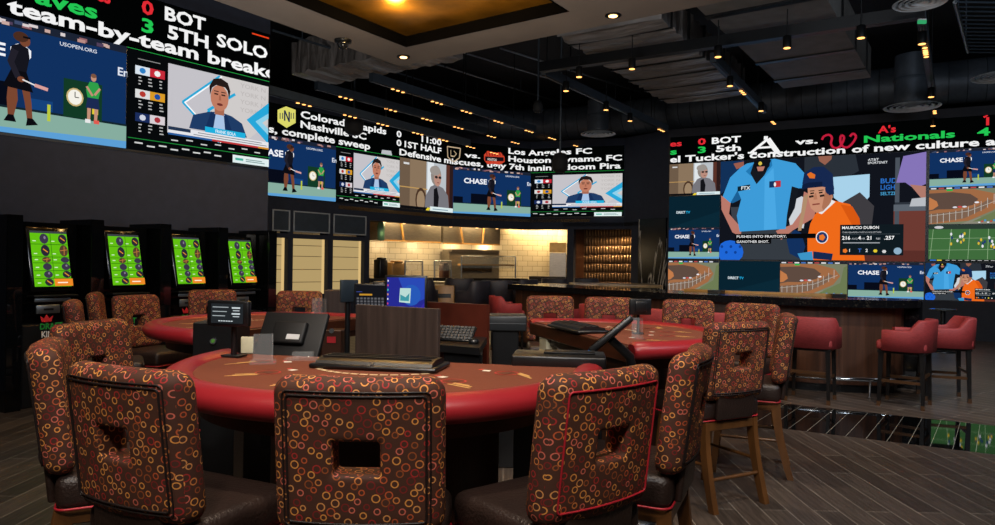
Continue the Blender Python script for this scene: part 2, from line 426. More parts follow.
def pic_anchor(g):
    g.rect(0, 0, 1, 1, '#07090b'); g.rect(0, .995, 1, 1, '#27b24a')
    g.text('Saturday', .06, .94, .02, '#8c8c8c', .01) if 0 else None
    for j, (c1, c2) in enumerate((('#d9e4ee', '#c62b3a'), ('#dcdcdc', '#d99a26'), ('#1b2c5c', '#d8cfd4'))):
        v = .84-j*.235
        g.rect(.05, v-.085, .14, v, c1); g.rect(.14, v-.085, .235, v, c2)
        g.ell(.095, v-.042, .02, .03, '#2e7fc4' if j == 0 else '#b5382f' if j == 1 else '#cfd4e2', 8); g.ell(.187, v-.042, .02, .03, '#f0f0f0' if j == 0 else '#1d4fa0' if j == 1 else '#a8323c', 8)
        for r in range(3):
            for c in (.07, .13, .2):
                g.rect(c, v-.12-r*.033, c+R_.uniform(.012, .028), v-.108-r*.033, '#b9b9b9')
    g.rect(.06, .9, .2, .908, '#8f8f8f')
    g.rect(.25, .22, .985, .93, '#c4c2c8')
    g.poly([(.6, .93), (.985, .93), (.985, .5), (.78, .22), (.5, .22)], '#cfcbca')
    for k in range(4): g.text('YORK N', .76, .85-k*.09, .05, '#bdb8b7', .01, .2)
    def chev(x, y, sx, sy, w, col):
        g.line((x+sx, y+sy), (x, y), w, col); g.line((x, y), (x+sx, y-sy), w, col)
    chev(.36, .56, .26, .36, .018, '#ffffff'); chev(.345, .56, .26, .36, .022, '#25a9d8'); chev(.52, .52, .2, .24, .03, '#25a9d8')
    g.poly([(.985, .74), (.985, .62), (.88, .5), (.985, .37), (.985, .27), (.81, .5)], '#27a7d9'); g.poly([(.985, .62), (.985, .56), (.935, .5), (.985, .44), (.985, .37), (.88, .5)], '#8fd1ea')
    g.tr = (-.268, -.066, 1.32, 1.22)
    g.poly([(.5, .3), (.52, .42), (.6, .47), (.66, .49), (.73, .47), (.79, .42), (.82, .3)], '#1f3c66')
    g.poly([(.62, .3), (.63, .47), (.69, .47), (.7, .3)], '#a9c4e6'); g.poly([(.58, .3), (.615, .48), (.64, .46), (.625, .3)], '#17305a'); g.poly([(.74, .3), (.7, .48), (.685, .46), (.695, .3)], '#17305a')
    g.poly([(.635, .46), (.685, .46), (.69, .56), (.63, .56)], '#a86a52')
    g.ell(.66, .61, .05, .115, '#c07c62', 18); g.poly([(.607, .62), (.603, .7), (.625, .77), (.665, .79), (.705, .76), (.72, .69), (.713, .62), (.703, .69), (.69, .715), (.64, .72), (.618, .69)], '#231b1a')
    for x in (.641, .68): g.rect(x-.011, .635, x+.011, .648, '#3a221c'); g.rect(x-.013, .662, x+.013, .67, '#231b1a')
    g.poly([(.657, .635), (.665, .635), (.668, .59), (.654, .59)], '#a4634c'); g.ell(.661, .553, .017, .012, '#6e2f2a', 10)
    g.tr = (0, 0, 1, 1)
    g.rect(.5, .285, .8, .345, '#1fb0dd'); g.text('FRANK ISOLA', .65, .297, .035, '#f4fafc', .01, .15, 'C')
    g.rect(.25, .22, .985, .285, '#e6e6ea'); g.rect(.25, .25, .4, .285, '#23344f'); g.rect(.42, .235, .97, .243, '#70757d'); g.rect(.45, .26, .93, .268, '#70757d')
    g.rect(.25, .2, .55, .22, '#2e5f9e'); g.rect(.55, .2, .985, .22, '#c0383b'); g.rect(.9, .2, .985, .22, '#d9912c')
    for i in range(7): g.rect(.27+i*.1, .14+(i % 2)*.02, .27+i*.1+.045, .152+(i % 2)*.02, '#cfcfcf')
    g.rect(0, .105, 1, .112, '#1e8a3a')
    for i in range(8): g.rect(.04+i*.075, .06-(i % 2)*.02, .04+i*.075+.05, .075-(i % 2)*.02, '#cfcfcf')
    g.rect(.7, .0, .985, .085, '#dfeeee'); g.rect(.72, .03, .78, .055, '#3fae9a'); g.rect(.8, .045, .93, .055, '#7a9a9a'); g.rect(.8, .025, .95, .035, '#7a9a9a')
def pic_woman(g):
    g.rect(0, 0, 1, 1, '#6d5a48'); g.rect(.18, 0, .48, 1, '#8a745c'); g.rect(.48, 0, .86, 1, '#b9c0c6'); g.rect(.5, .3, .62, 1, '#dfe5e8'); g.rect(.86, 0, 1, 1, '#5a3228'); g.rect(.93, 0, 1, 1, '#2c1c1c')
    g.rect(0, .42, .5, .44, '#c49a5a'); g.ell(.38, .2, .1, .25, '#4a3426'); g.ell(.38, .18, .075, .21, '#9c8468')
    g.poly([(.45, 0), (.47, .3), (.56, .5), (.66, .56), (.8, .5), (.9, .35), (.93, 0)], '#77767c'); g.poly([(.62, 0), (.62, .45), (.68, .5), (.72, .3), (.7, 0)], '#141418')
    g.ell(.66, .74, .1, .21, '#8f8780', 16); g.ell(.69, .68, .07, .16, '#b98c7c', 16); g.ell(.64, .84, .1, .1, '#9a938d'); g.ell(.665, .71, .03, .03, '#2b2726', 8); g.ell(.735, .71, .03, .03, '#2b2726', 8); g.rect(.68, .59, .72, .605, '#7a3a38')
    g.rect(0, 0, .5, .06, '#0e0e10'); g.rect(.55, .0, 1, .09, '#dcecee'); g.rect(.6, .03, .9, .05, '#7d9aa8'); g.rect(.06, .88, .16, .92, '#d8d8d8'); g.poly([(.47, 0), (.53, 0), (.56, .06), (.5, .06)], '#e8d030')
def pic_race(g):
    g.rect(0, 0, 1, 1, '#7a7f66'); g.poly([(0, .93), (.55, .93), (.82, .8), (.9, .6), (.8, .35), (.5, .08), (0, 0)], '#a06a45')
    g.poly([(0, .84), (.3, .86), (.52, .8), (.62, .66), (.55, .5), (.3, .4), (.12, .4), (0, .35)], '#5e4a40')
    g.poly([(0, .74), (.1, .62), (.12, .5), (.05, .4), (0, .38)], '#c07a4a')
    g.poly([(0, .28), (.35, .34), (.6, .46), (.74, .64), (.8, .62), (.7, .4), (.45, .15), (0, .02)], '#7d6250')
    g.poly([(0, .0), (.4, .0), (.64, .18), (.7, .1), (1, .1), (1, 0)], '#8a8878'); g.poly([(.55, .06), (.9, .4), (.95, .85), (1, .9), (1, .06)], '#6c7a52')
    for i in range(11):
        u = .03+i*.078; v = .02+i*i*.005; g.line((u, v), (u, v+.26), .012, '#c4c0ba')
    g.line((0, .22), (.5, .34), .012, '#b8b2a8'); g.line((.5, .34), (.86, .62), .012, '#b8b2a8')
    for (u, v, c) in ((.33, .45, '#d8d8e0'), (.39, .46, '#c84a4a'), (.45, .46, '#d8d8e0'), (.6, .57, '#e8e8ee')): g.ell(u, v, .03, .025, c, 8)
    g.rect(0, .94, 1, 1, '#20222c'); 
    for i in range(9): g.rect(.02+i*.1, .95, .09+i*.1, .985, ['#d9d9df', '#b8494c', '#e8e8e8', '#4a78c8'][i % 4])
    g.rect(.22, .89, .3, .935, '#28b24c')
    for i in range(10): g.rect(.62+i*.036, .02+(i % 3)*.02, .645+i*.036, .05+(i % 3)*.03, ['#e8e8ee', '#c04040', '#4a90c8'][i % 3])
def pic_dtv(g):
    g.rect(0, 0, 1, 1, '#08222f'); g.poly([(0, 0), (1, 0), (1, .5)], '#0a2836')
    g.text('DIRECT', .15, .45, .075, '#d8e4ea', .03, .18); g.text('TV', .34, .45, .075, '#21a8dc', .03)
def pic_football(g):
    g.rect(0, 0, 1, 1, '#3f6b3c'); g.rect(0, .88, 1, 1, '#2c3b33')
    for i in range(5): g.line((.02+i*.24, .06), (.06+i*.23, .88), .012, '#8fae84')
    g.line((0, .3), (1, .33), .01, '#8fae84'); g.line((0, .62), (1, .64), .01, '#8fae84')
    for i in range(26):
        u, v = (.28+R_.random()*.2, .42+R_.random()*.32) if i < 10 else ((.62+R_.random()*.2, .35+R_.random()*.3) if i < 22 else (R_.random()*.9, R_.uniform(.3, .8)))
        g.ell(u, v, .014, .045, ['#e4e4ea', '#22386e', '#d8b838'][i % 3], 7)
    g.ell(.13, .93, .06, .04, '#c8c8cc', 10); g.rect(0, 0, 1, .05, '#14161a'); g.rect(.02, .01, .1, .04, '#3a78d0'); g.rect(.11, .01, .17, .04, '#e0d040')
    for i in range(9): g.rect(.22+i*.08, .02, .27+i*.08, .035, '#bdbdbd')
def pic_baseball(g, detail=True):
    def c(p): return [((700+x/4.375-720)/205, (261.2-(140+y/4.375))/103) for x, y in p]
    g.rect(0, 0, 1, 1, '#11141c')
    g.poly(c([(88, 80), (200, 80), (205, 130), (170, 170), (88, 230)]), '#123057'); g.poly(c([(150, 92), (200, 85), (200, 110), (165, 118)]), '#9a5c4c')
    g.poly(c([(480, 60), (700, 55), (715, 150), (640, 190), (480, 160)]), '#2a3038'); g.poly(c([(540, 66), (600, 62), (598, 95), (570, 118), (545, 100)]), '#95604e')
    g.poly(c([(600, 172), (760, 165), (760, 260), (700, 330), (610, 260)]), '#a8d2ea'); g.poly(c([(650, 280), (720, 240), (780, 300), (770, 390), (690, 390)]), '#3e3c40')
    g.text('BUD', .80, .72, .045, '#2a6cc0', .02, .075); g.text('LIGHT', .80, .66, .045, '#2a6cc0', .02, .085); g.text('SELTZER', .80, .61, .03, '#4aa6d8', .01, .085)
    g.rect(.86, .0, 1, .48, '#6d3a32'); g.rect(.73, 0, 1, .1, '#5a2e28')
    # rail and person in purple at the right
    g.rect(.865, .3, .885, .95, '#4a525c'); g.rect(.86, .46, 1, .52, '#5a626c'); g.rect(.865, .52, 1, .54, '#2d333c')
    g.poly([(.87, .72), (.9, .96), (1, .99), (1, .7), (.95, .66), (.91, .72)], '#8574b8'); g.poly([(.93, .7), (.99, .55), (1, .5), (1, .68)], '#b07a6c')
    g.poly([(.93, .5), (1, .5), (1, .58), (.94, .57)], '#b8bcc2')
    g.poly(c([(400, 280), (470, 250), (500, 270), (480, 390), (420, 380)]), '#cfd3d8'); g.poly(c([(140, 290), (180, 290), (190, 380), (150, 370)]), '#3a3f48')
    # official in light blue
    g.poly(c([(180, 400), (395, 385), (470, 420), (490, 528), (190, 528)]), '#353b42')
    g.poly(c([(92, 235), (140, 268), (132, 320), (195, 388), (190, 425), (150, 405), (95, 300)]), '#b9796a')
    g.poly(c([(480, 230), (545, 262), (525, 345), (430, 400), (380, 440), (355, 400), (430, 372), (468, 320)]), '#b9796a')
    g.poly(c([(215, 95), (345, 80), (440, 105), (490, 160), (500, 215), (455, 215), (425, 205), (405, 330), (400, 392), (185, 402), (170, 330), (190, 255), (172, 215), (140, 272), (100, 240), (135, 155), (185, 112)]), '#3d9bd8')
    g.poly(c([(425, 205), (455, 215), (440, 300), (402, 372), (405, 330)]), '#14181f'); g.poly(c([(172, 215), (190, 255), (150, 272), (140, 268)]), '#1b5f94')
    g.poly(c([(210, 130), (250, 95), (330, 80), (335, 110), (280, 170), (232, 150)]), '#2279b4'); g.poly(c([(232, 140), (262, 190), (300, 150), (330, 85), (250, 88)]), '#16191f')
    g.poly(c([(300, 160), (340, 120), (360, 390), (300, 396)]), '#4aa8e4')
    g.poly(c([(250, 85), (325, 78), (322, 112), (300, 135), (262, 132), (248, 108)]), '#0e1016'); g.ell(*c([(278, 98)])[0], .01, .02, '#d8c04a', 8); g.poly(c([(262, 112), (300, 112), (292, 132), (268, 132)]), '#b9796a')
    g.poly(c([(172, 198), (232, 190), (232, 212), (172, 220)]), '#0f2430'); g.text('FTX', *c([(190, 213)])[0], .035, '#e8f0f4', .02)
    g.poly(c([(322, 180), (375, 178), (375, 206), (322, 208)]), '#16305c'); g.poly(c([(350, 180), (375, 178), (375, 206), (345, 207)]), '#b83038'); g.ell(*c([(348, 194)])[0], .006, .022, '#f0f0f0', 8)
    # catcher helmet
    g.ell(*c([(140, 495)])[0], .072, .12, '#1e66d6', 16); [g.ell(*c([(100+i*22, 470+(i % 2)*26)])[0], .008, .016, '#0f3f94', 6) for i in range(5)]
    # batter in orange
    g.poly(c([(455, 400), (480, 250), (500, 240), (490, 300), (470, 400)]), '#b08c6c')
    g.poly(c([(530, 330), (600, 270), (680, 290), (720, 350), (745, 528), (500, 528), (498, 430), (510, 370)]), '#ee6a1a')
    g.poly(c([(640, 290), (690, 300), (720, 350), (735, 450), (690, 380)]), '#d85812'); g.poly(c([(600, 268), (618, 278), (560, 330), (545, 325)]), '#e8e8e8')
    g.poly(c([(496, 215), (596, 205), (606, 258), (592, 290), (564, 318), (536, 324), (512, 304), (499, 262)]), '#c98f72'); g.poly(c([(572, 235), (604, 235), (598, 280), (566, 316), (560, 300)]), '#ad7256')
    g.poly(c([(472, 195), (480, 150), (520, 126), (565, 125), (605, 160), (612, 245), (590, 250), (575, 215), (500, 200), (478, 210)]), '#16284f')
    g.ell(*c([(512, 162)])[0], .02, .035, '#e07024', 5, math.radians(18)); [g.line(*c([(a, b), (a+16, b-2)]), .014, '#1d1512') for a, b in ((508, 240), (546, 238))]; [g.line(*c([(a, b), (a+20, b-3)]), .02, '#2a1d1a') for a, b in ((503, 254), (550, 252))]; g.poly(c([(528, 238), (534, 238), (540, 266), (522, 267)]), '#b57a5e'); g.line(*c([(518, 288), (550, 285)]), .014, '#8a463a'); g.line(*c([(506, 229), (526, 228)]), .008, '#1d1512'); g.line(*c([(544, 228), (566, 226)]), .008, '#1d1512'); g.poly(c([(472, 200), (500, 192), (560, 190), (560, 212), (500, 216), (470, 222)]), '#101d3c'); g.ell(*c([(592, 222)])[0], .022, .055, '#16284f')
    g.ell(*c([(562, 430)])[0], .03, .06, '#f0f0f0'); g.ell(*c([(562, 430)])[0], .026, .052, '#1a3466'); g.ell(*c([(562, 430)])[0], .016, .032, '#e87828', 5)
    g.poly(c([(525, 490), (610, 500), (605, 528), (525, 522)]), '#16284f'); g.poly(c([(405, 440), (440, 395), (470, 410), (490, 470), (470, 525), (420, 500)]), '#12305e'); g.poly(c([(455, 500), (520, 490), (525, 528), (470, 528)]), '#3c94c8')
    # captions
    g.poly(c([(165, 413), (535, 413), (535, 433), (335, 435), (335, 457), (165, 457)]), '#08080a')
    g.text('PUSHES INTO FRAITORY.', c([(172, 430)])[0][0], c([(172, 430)])[0][1], .025, '#f0f0f0', .01, .26); g.text('GANOTHER SHOT.', c([(172, 453)])[0][0], c([(172, 453)])[0][1], .025, '#f0f0f0', .01, .17)
    g.rect(.615, .055, .905, .34, '#101a20'); g.rect(.63, .25, .89, .252, '#5d6870')
    g.text('MAURICIO DUBON', .625, .3, .026, '#f4f4f4', .02, .17); g.text('THIS SEASON WITH HOUSTON', .625, .262, .014, '#c0c4c8', .0, .18); g.text('216', .625, .2, .034, '#ffffff', .02); g.text('4', .7, .2, .034, '#ffffff', .02); g.text('21', .74, .2, .034, '#ffffff', .02); g.text('.257', .82, .2, .034, '#ffffff', .02)
    g.text('AVG', .67, .2, .018, '#c0c4c8', 0); g.text('HR', .716, .2, .018, '#c0c4c8', 0); g.text('RBI', .783, .2, .018, '#c0c4c8', 0)
    g.rect(.63, .165, .8, .175, '#9aa0a6'); g.ell(.64, .095, .012, .022, '#e87828', 5); g.text('1', .66, .085, .03, '#ffffff', .01); g.text('T', .7, .083, .034, '#3a64b8', .03); g.text('2', .735, .085, .03, '#ffffff', .01); g.ell(.78, .095, .01, .016, '#e8d030', 6); g.ell(.82, .09, .01, .016, '#d8d8d8', 6); g.ell(.88, .095, .018, .032, '#8fb0c8', 12)
    g.text('AT&T', .74, .93, .022, '#e0e4e8', .01, .05); g.text('SPORTSNET', .74, .9, .022, '#e0e4e8', .01, .09)
def pic_kiosk(g):
    g.rect(0, 0, 1, 1, '#63c012'); g.rect(0, .96, 1, 1, '#3a3f44')
    rows = [.96, .8, .61, .47, .36, .26, .13, 0]
    rows = [.96, .76, .53, .42, .28, .14, 0]
    for i, v in enumerate(rows[1:]):
        g.rect(0, v-.006, 1, v+.006, '#2f7a10'); t = rows[i]
        for cx in (.0, .5):
            g.rect(cx+.05, v+.05, cx+.14, v+.065, '#dff0c8')
            if i == 5 and cx: g.rect(.5, 0, 1, v+.13, '#f08a28'); g.rect(.58, .05, .86, .07, '#fff0dc'); continue
            h = (t-v)/2; x = cx+.36
            k = (i+int(cx*2)) % 4
            g.ell(x, v+h, .12, h*.92, ['#3b3548', '#2a2634', '#54402c', '#3a3346'][k], 12)
            if k == 1: g.line((x-.06, v+h+.03), (x+.06, v+h-.03), .02, '#d98a2a')
            if k == 2: g.line((x-.1, v+h), (x+.1, v+h+.02), .012, '#c07a3a'); g.line((x, v+h*.3), (x+.02, v+h*1.7), .012, '#c07a3a')
            if k == 0: g.ell(x+.02, v+h+.02, .03, h*.3, '#857a92', 8)
    g.rect(.492, .14, .508, .96, '#2f7a10')
def smoothpl(pl, k=4):
    out = []
    for i in range(len(pl)-1):
        p0, p1, p2, p3 = pl[max(i-1, 0)], pl[i], pl[i+1], pl[min(i+2, len(pl)-1)]
        for j in range(k):
            t = j/k; out.append(.5*((2*p1)+(p2-p0)*t+(2*p0-5*p1+4*p2-p3)*t*t+(3*p1-p0-3*p2+p3)*t**3))
    return out+[pl[-1]]
# ------------------------------------------------------------------ camera
cam = bpy.data.cameras.new('camera'); co = bpy.data.objects.new('camera', cam); COL.objects.link(co)
cam.sensor_width = 36; cam.sensor_fit = 'HORIZONTAL'; cam.lens = F/995*36; cam.shift_y = 1.5/995; cam.clip_end = 200; cam.clip_start = .05
co.matrix_world = Matrix.Translation((0, 0, HC)) @ Matrix.Rotation(math.radians(90), 4, 'X') @ Matrix.Rotation(ROLL, 4, 'Z')
SC.camera = co
SC.view_settings.view_transform = 'Standard'; SC.view_settings.look = 'None'; SC.view_settings.gamma = 1; SC.view_settings.exposure = 0
U = Vector((.566, .825)); V = Vector((.825, -.566))           # the room's two main directions
AU = math.atan2(U.y, U.x)
# ------------------------------------------------------------------ floor
A1 = P(770, 427, 0); A2 = P(995, 454.6, 0); B1 = P(770, 402, 0)
sd = (A2-A1).to_2d().normalized(); nrm = Vector((-sd.y, sd.x))
if nrm.y < 0: nrm = -nrm
wst = (B1-A1).to_2d().dot(nrm)
def sp(t, o): q = A1.to_2d()+sd*t+nrm*o; return (q.x, q.y, 0)
ang_s = math.atan2(sd.y, sd.x)
M['floor_near'] = woodplank('near_planks', '#332b25', '#483e36', '#7a7064', math.radians(90.7), 1.25, .155, .42, .003)
M['floor_far'] = woodplank('far_planks', '#42362e', '#564840', '#968978', -math.atan2(1, -.66), 1.25, .155, .4, .005)
M['floor_tile'] = tilemat('gloss_black_tile', '#040506', '#07080a', '#8d8a80', .155, 3.0, .0026, .03, (0, 0, math.radians(35.8)), 0, 'Object')
tnt = M['floor_tile'].node_tree
f = MB()
f.add([sp(-30, 0), sp(30, 0), (20, -8, 0), (-20, -8, 0)], [[0, 1, 2, 3]])
o1 = struct('floor', f, M['floor_near'])
f = MB(); f.add([sp(-30, wst), sp(30, wst), (30, 40, 0), (-30, 40, 0)], [[0, 1, 2, 3]]); struct('floor', f, M['floor_far'])
f = MB(); f.add([sp(-30, 0), sp(30, 0), sp(30, wst), sp(-30, wst)], [[0, 1, 2, 3]]); tile = struct('trim_1', f, M['floor_tile'])
# ------------------------------------------------------------------ walls that carry the screens
ZB, ZM, ZT = 2.77, 3.99, 4.65
LW = Wall2([(-6.8, 5.45), (-5.26, 7.4), (-3.27, 9.93)])
CW = Wall2([(-5.9, 12.6), (-1.2, 18.3), (.88, 19.4), (3.35, 18.6), (4.23, 17.4)])
RW = Wall2([(4.23, 17.4), (10.2, 14.3), (13.7, 12.48)])
def wallbody(w, s0, s1, z0, z1, th, mb=None):
    mb = mb or MB(); ss = [s0]+[x for x in w.L if s0 < x < s1]+[s1]
    fr = []; bk = []
    for i, s in enumerate(ss): fr.append(w.at(s, 0, 0)); bk.append(w.at(s, 0, -th))
    for a, b, c, d in zip(fr, fr[1:], bk[1:], bk):
        mb.prism([(a.x, a.y), (b.x, b.y), (c.x, c.y), (d.x, d.y)], z0, z1)
    return mb
struct('wall_left', wallbody(LW, -3, LW.L[-1], 0, 6.2, .25), M['wall'])
struct('wall_right', wallbody(RW, -.02, RW.L[-1], 0, 4.85, .25), M['wall2'])
# centre wall with its openings
s_k0, s_k1 = CW.s_of(369.5, 250), CW.s_of(567, 250)
s_n0, s_n1 = CW.s_of(573.5, 250), CW.s_of(631, 250)
cabs = [(CW.s_of(272, 250), CW.s_of(288, 250)), (CW.s_of(293, 250), CW.s_of(328, 250)), (CW.s_of(333, 250), CW.s_of(364.5, 250))]
mb = MB(); wallbody(CW, 0, CW.L[-1], 2.42, 4.85, .3, mb)
segs = [0]+[x for c in cabs for x in c]+[s_k0, s_k1, s_n0, s_n1, CW.L[-1]]
for a, b in zip(segs[::2], segs[1::2]): wallbody(CW, a, b, 0, 2.42, .3, mb)
for a, b in cabs: wallbody(CW, a, b, 1.93, 2.02, .3, mb); wallbody(CW, a, b, 0, .75, .3, mb)
wallbody(CW, s_k0, s_k1, 0, .98, .3, mb)
struct('wall_back', mb, M['wall'])
# outer shell
mb = MB()
for c, s in (((-14, 8, 3.2), (.2, 44, 6.6)), ((18, 8, 3.2), (.2, 44, 6.6)), ((2, 28, 3.2), (32, .2, 6.6)), ((2, -9, 3.2), (32, .2, 6.6))): mb.box(c, s)
struct('wall_outer', mb, M['blackpaint'])
mb = MB(); mb.box((2, 9.5, 6.55), (34, 39, .2)); struct('ceiling', mb, M['blackpaint'])
# marble panel
a, b = CW.s_of(640, 250), CW.s_of(667, 250)
mb = MB(); mb.box((0, 0, 0), (.001, .001, .001)); mb = MB()
p, q = CW.at(a, 0, .06), CW.at(b, 0, .06); p2, q2 = CW.at(a, 0, .003), CW.at(b, 0, .003)
mb.prism([(p.x, p.y), (q.x, q.y), (q2.x, q2.y), (p2.x, p2.y)], 0.0, 2.66); struct('trim_2', mb, M['marble'])
# small reflection-dark access panel lines above the pantry: framed transom panels
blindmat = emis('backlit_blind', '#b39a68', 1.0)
for i, (a, b) in enumerate(cabs):
    w = tag(bpy.data.objects.new('window_%d' % (i+1), None), kind='structure'); COL.objects.link(w)
    mb = MB(); g = Pic(CW, a, b, 0, 3, 0)
    def bar(s0, s1, z0, z1, o, t, mb): 
        p, q = CW.at(s0, 0, o), CW.at(s1, 0, o); p2, q2 = CW.at(s0, 0, o-t), CW.at(s1, 0, o-t)
        mb.prism([(p.x, p.y), (q.x, q.y), (q2.x, q2.y), (p2.x, p2.y)], z0, z1)
    bar(a-.02, b+.02, 2.06, 2.50, .02, .01, mb); mb.build('transom_panel', M['beam'], w)
    mb = MB()
    for s0, s1, z0, z1 in ((a-.02, b+.02, 2.06, 2.085), (a-.02, b+.02, 2.475, 2.5), (a-.02, a+.01, 2.06, 2.5), (b-.01, b+.02, 2.06, 2.5)): bar(s0, s1, z0, z1, .035, .012, mb)
    mb.build('transom_frame', M['frame'], w)
    mb = MB(); bar(a, b, .75, 1.93, -.16, .02, mb); fr = mb.build('roller_blind', blindmat, w)
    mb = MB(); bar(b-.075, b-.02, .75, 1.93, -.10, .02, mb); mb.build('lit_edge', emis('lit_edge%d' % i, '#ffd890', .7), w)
    mb = MB()
    for z in (1.0, 1.27, 1.55, 1.78): bar(a, b, z, z+.012, -.145, .015, mb)
    mb.build('shelf_edge', M['tan'], w)
# ------------------------------------------------------------------ led walls
def ticker(w, s0, s1, root):
    g = Pic(w, s0, s1, ZM, ZT, .012)
    ss = [s0]+[x for x in w.L if s0 < x < s1]+[s1]
    for a, b in zip(ss, ss[1:]): g.rect((a-s0)/(s1-s0), 0, (b-s0)/(s1-s0), 1, '#020303')
    return g
def housing(w, s0, s1, z0, z1, root):
    mb = MB(); ss = [s0]+[x for x in w.L if s0 < x < s1]+[s1]
    for a, b in zip(ss, ss[1:]):
        p, q, c, d = w.at(a, 0, .011), w.at(b, 0, .011), w.at(b, 0, .0), w.at(a, 0, .0)
        mb.prism([(p.x, p.y), (q.x, q.y), (c.x, c.y), (d.x, d.y)], z0, z1)
    mb.build('housing', M['black'], root)
def picture(w, s0, s1, z0, z1, fn, root, label=None, v=0):
    g = Pic(w, s0, s1, z0, z1, .012)
    fn(g); return g.done('video_picture', root, label)
def put(g, w, t, x0, x1, y, z, h, col, bold=.03):     # lettering between two picture columns, set on the wall at height z
    s0, s1 = w.s_of(x0, y), w.s_of(x1, y); W = g.s1-g.s0
    g.text(t, (s0-g.s0)/W, (z-ZM)/(ZT-ZM), h/(ZT-ZM), col, bold, (s1-s0)/W)
H3 = .145; Z3, Z2, Z1 = ZM+.055, ZM+.265, ZM+.475
# left
rt = thing('led_video_wall', 'large bright video wall high on the left wall above the betting kiosks', 'screen')
s1 = LW.L[-1]-.01; sa = LW.s_of(126.5, 60); pw = (s1-sa)
housing(LW, sa-pw*1.12, s1, ZB-.03, ZT, rt)
picture(LW, sa, s1, ZB, ZM, pic_anchor, rt, 'news show picture with a suited person and blue chevrons')
picture(LW, sa-pw*1.1, sa-.005, ZB, ZM, pic_tennis, rt, 'tennis picture with a player in black')
g = ticker(LW, sa-pw*1.12, s1, rt)
put(g, LW, 'team-by-team breakd', 6, 276, 50, Z3, .165, '#f2f2f2')
Z2 -= .03; Z1 -= .02
put(g, LW, 'aves', 34, 97, 10, Z2, .165, '#22c552'); put(g, LW, '3', 141, 153, 28, Z2, .165, '#22c552'); put(g, LW, '5TH', 167, 208, 35, Z2, .165, '#f2f2f2'); put(g, LW, 'SOLO', 216, 267, 50, Z2+.07, .165, '#f2f2f2')
put(g, LW, 'es', 95, 110, 2, Z1, .165, '#e02a33'); put(g, LW, '0', 141, 153, 8, Z1, .165, '#e02a33'); put(g, LW, 'BOT', 164, 205, 22, Z1, .165, '#f2f2f2')
g.rect(.93, .9, .995, .93, '#e0401c'); Z2 += .03; Z1 += .02
g.done('ticker_display', rt, 'black ticker strip with running scores')
# centre
rt = thing('led_video_wall', 'long curved video wall above the open kitchen', 'screen')
c0 = CW.s_of(252, 150); xs = [267, 335, 399, 451, 529, 622]; sx = [CW.s_of(x, 200) for x in xs]
sx[3] = CW.L[1]; sx[4] = CW.L[2]; sx[5] = CW.L[3]-.02; unit = sx[3]-sx[2]
fullw = sx[2]-sx[1]
housing(CW, c0, sx[5], ZB-.03, ZT, rt)
tw = (sx[4]-sx[3])
picture(CW, sx[1]-tw*.98, sx[1]-.004, ZB, ZM, pic_tennis, rt, 'tennis picture beside the emblem of a football club')
picture(CW, sx[1], sx[2]-.004, ZB, ZM, pic_anchor, rt, 'news show picture in the left half of the curve')
picture(CW, sx[2], sx[3]-.004, ZB, ZM, pic_woman, rt, 'picture of a grey haired person reading')
picture(CW, sx[3], sx[4]-.004, ZB, ZM, pic_tennis, rt, 'tennis picture in the middle of the curve')
picture(CW, sx[4], sx[5], ZB, ZM, pic_anchor, rt, 'news show picture at the right end of the curve')
g = ticker(CW, c0, sx[5], rt)
put(g, CW, 'ts, complete sweep', 262, 370, 140, Z3, .15, '#ececec'); put(g, CW, 'Defensive miscues, ugly 7th inning, doom Pira', 399, 621, 155, Z3, .15, '#ececec')
put(g, CW, 'Nashville SC', 300, 366, 132, Z2, .15, '#ececec'); put(g, CW, '0', 396, 401, 146, Z2, .15, '#ececec'); put(g, CW, '1ST HALF', 404, 441, 150, Z2, .15, '#ececec')
put(g, CW, 'Colorado Rapids', 300, 386, 120, Z1, .15, '#ececec'); put(g, CW, '0', 396, 401, 137, Z1, .15, '#ececec'); put(g, CW, '11:00', 421, 441, 142, Z1, .15, '#ececec')
put(g, CW, 'vs.', 464, 480, 156, Z2, .13, '#ececec'); put(g, CW, 'Houston Dynamo FC', 508, 622, 160, Z2, .15, '#ececec'); put(g, CW, 'Los Angeles FC', 508, 592, 152, Z1, .15, '#ececec')
def uu(x, y): return (CW.s_of(x, y)-g.s0)/(g.s1-g.s0), (CW.z_of(x, y)-ZM)/(ZT-ZM)
g.poly([uu(277, 110), uu(285.5, 106.5), uu(295, 110), uu(295, 123), uu(286, 128), uu(277, 122)], '#dcd86a')
for x in (279.5, 282, 290.5, 293): g.line(uu(x, 113), uu(x, 119), .03, '#1d2a4a')
g.line(uu(284, 121), uu(284, 110.5), .05, '#1d2a4a'); g.line(uu(288.5, 122), uu(288.5, 112), .05, '#1d2a4a'); g.line(uu(284, 110.5), uu(288.5, 122), .05, '#1d2a4a')
ew = [uu(446.5, 146.5), uu(451, 147.2), uu(460, 148.5), uu(459, 158), uu(453, 162), uu(450, 160), uu(447, 157)]
for e_, f_ in zip(ew, ew[1:]+ew[:1]): g.line(e_, f_, .045, '#b9a184')
g.line(uu(450, 150), uu(450, 156), .03, '#b9a184'); g.line(uu(450, 156), uu(453, 156.5), .05, '#b9a184'); g.line(uu(453, 151), uu(456, 154), .03, '#b9a184'); g.line(uu(456, 154), uu(453.5, 157), .03, '#b9a184')
g.poly([uu(483.5, 155), uu(487, 151), uu(493, 152.5), uu(500, 152.5), uu(504, 157), uu(504, 162), uu(499, 165), uu(493, 164), uu(487, 164.5), uu(483.5, 160)], '#c8402a'); [g.line(uu(486+i*2.6, 152.5), uu(486.6+i*2.6, 156), .03, '#241014') for i in range(7)]; g.poly([uu(484.5, 156.5), uu(503, 157.5), uu(503, 161.5), uu(484.5, 161)], '#141018'); g.text('HOUSTON', uu(487, 160.5)[0], uu(487, 160.5)[1], .1, '#f0e4dc', .01, .025)
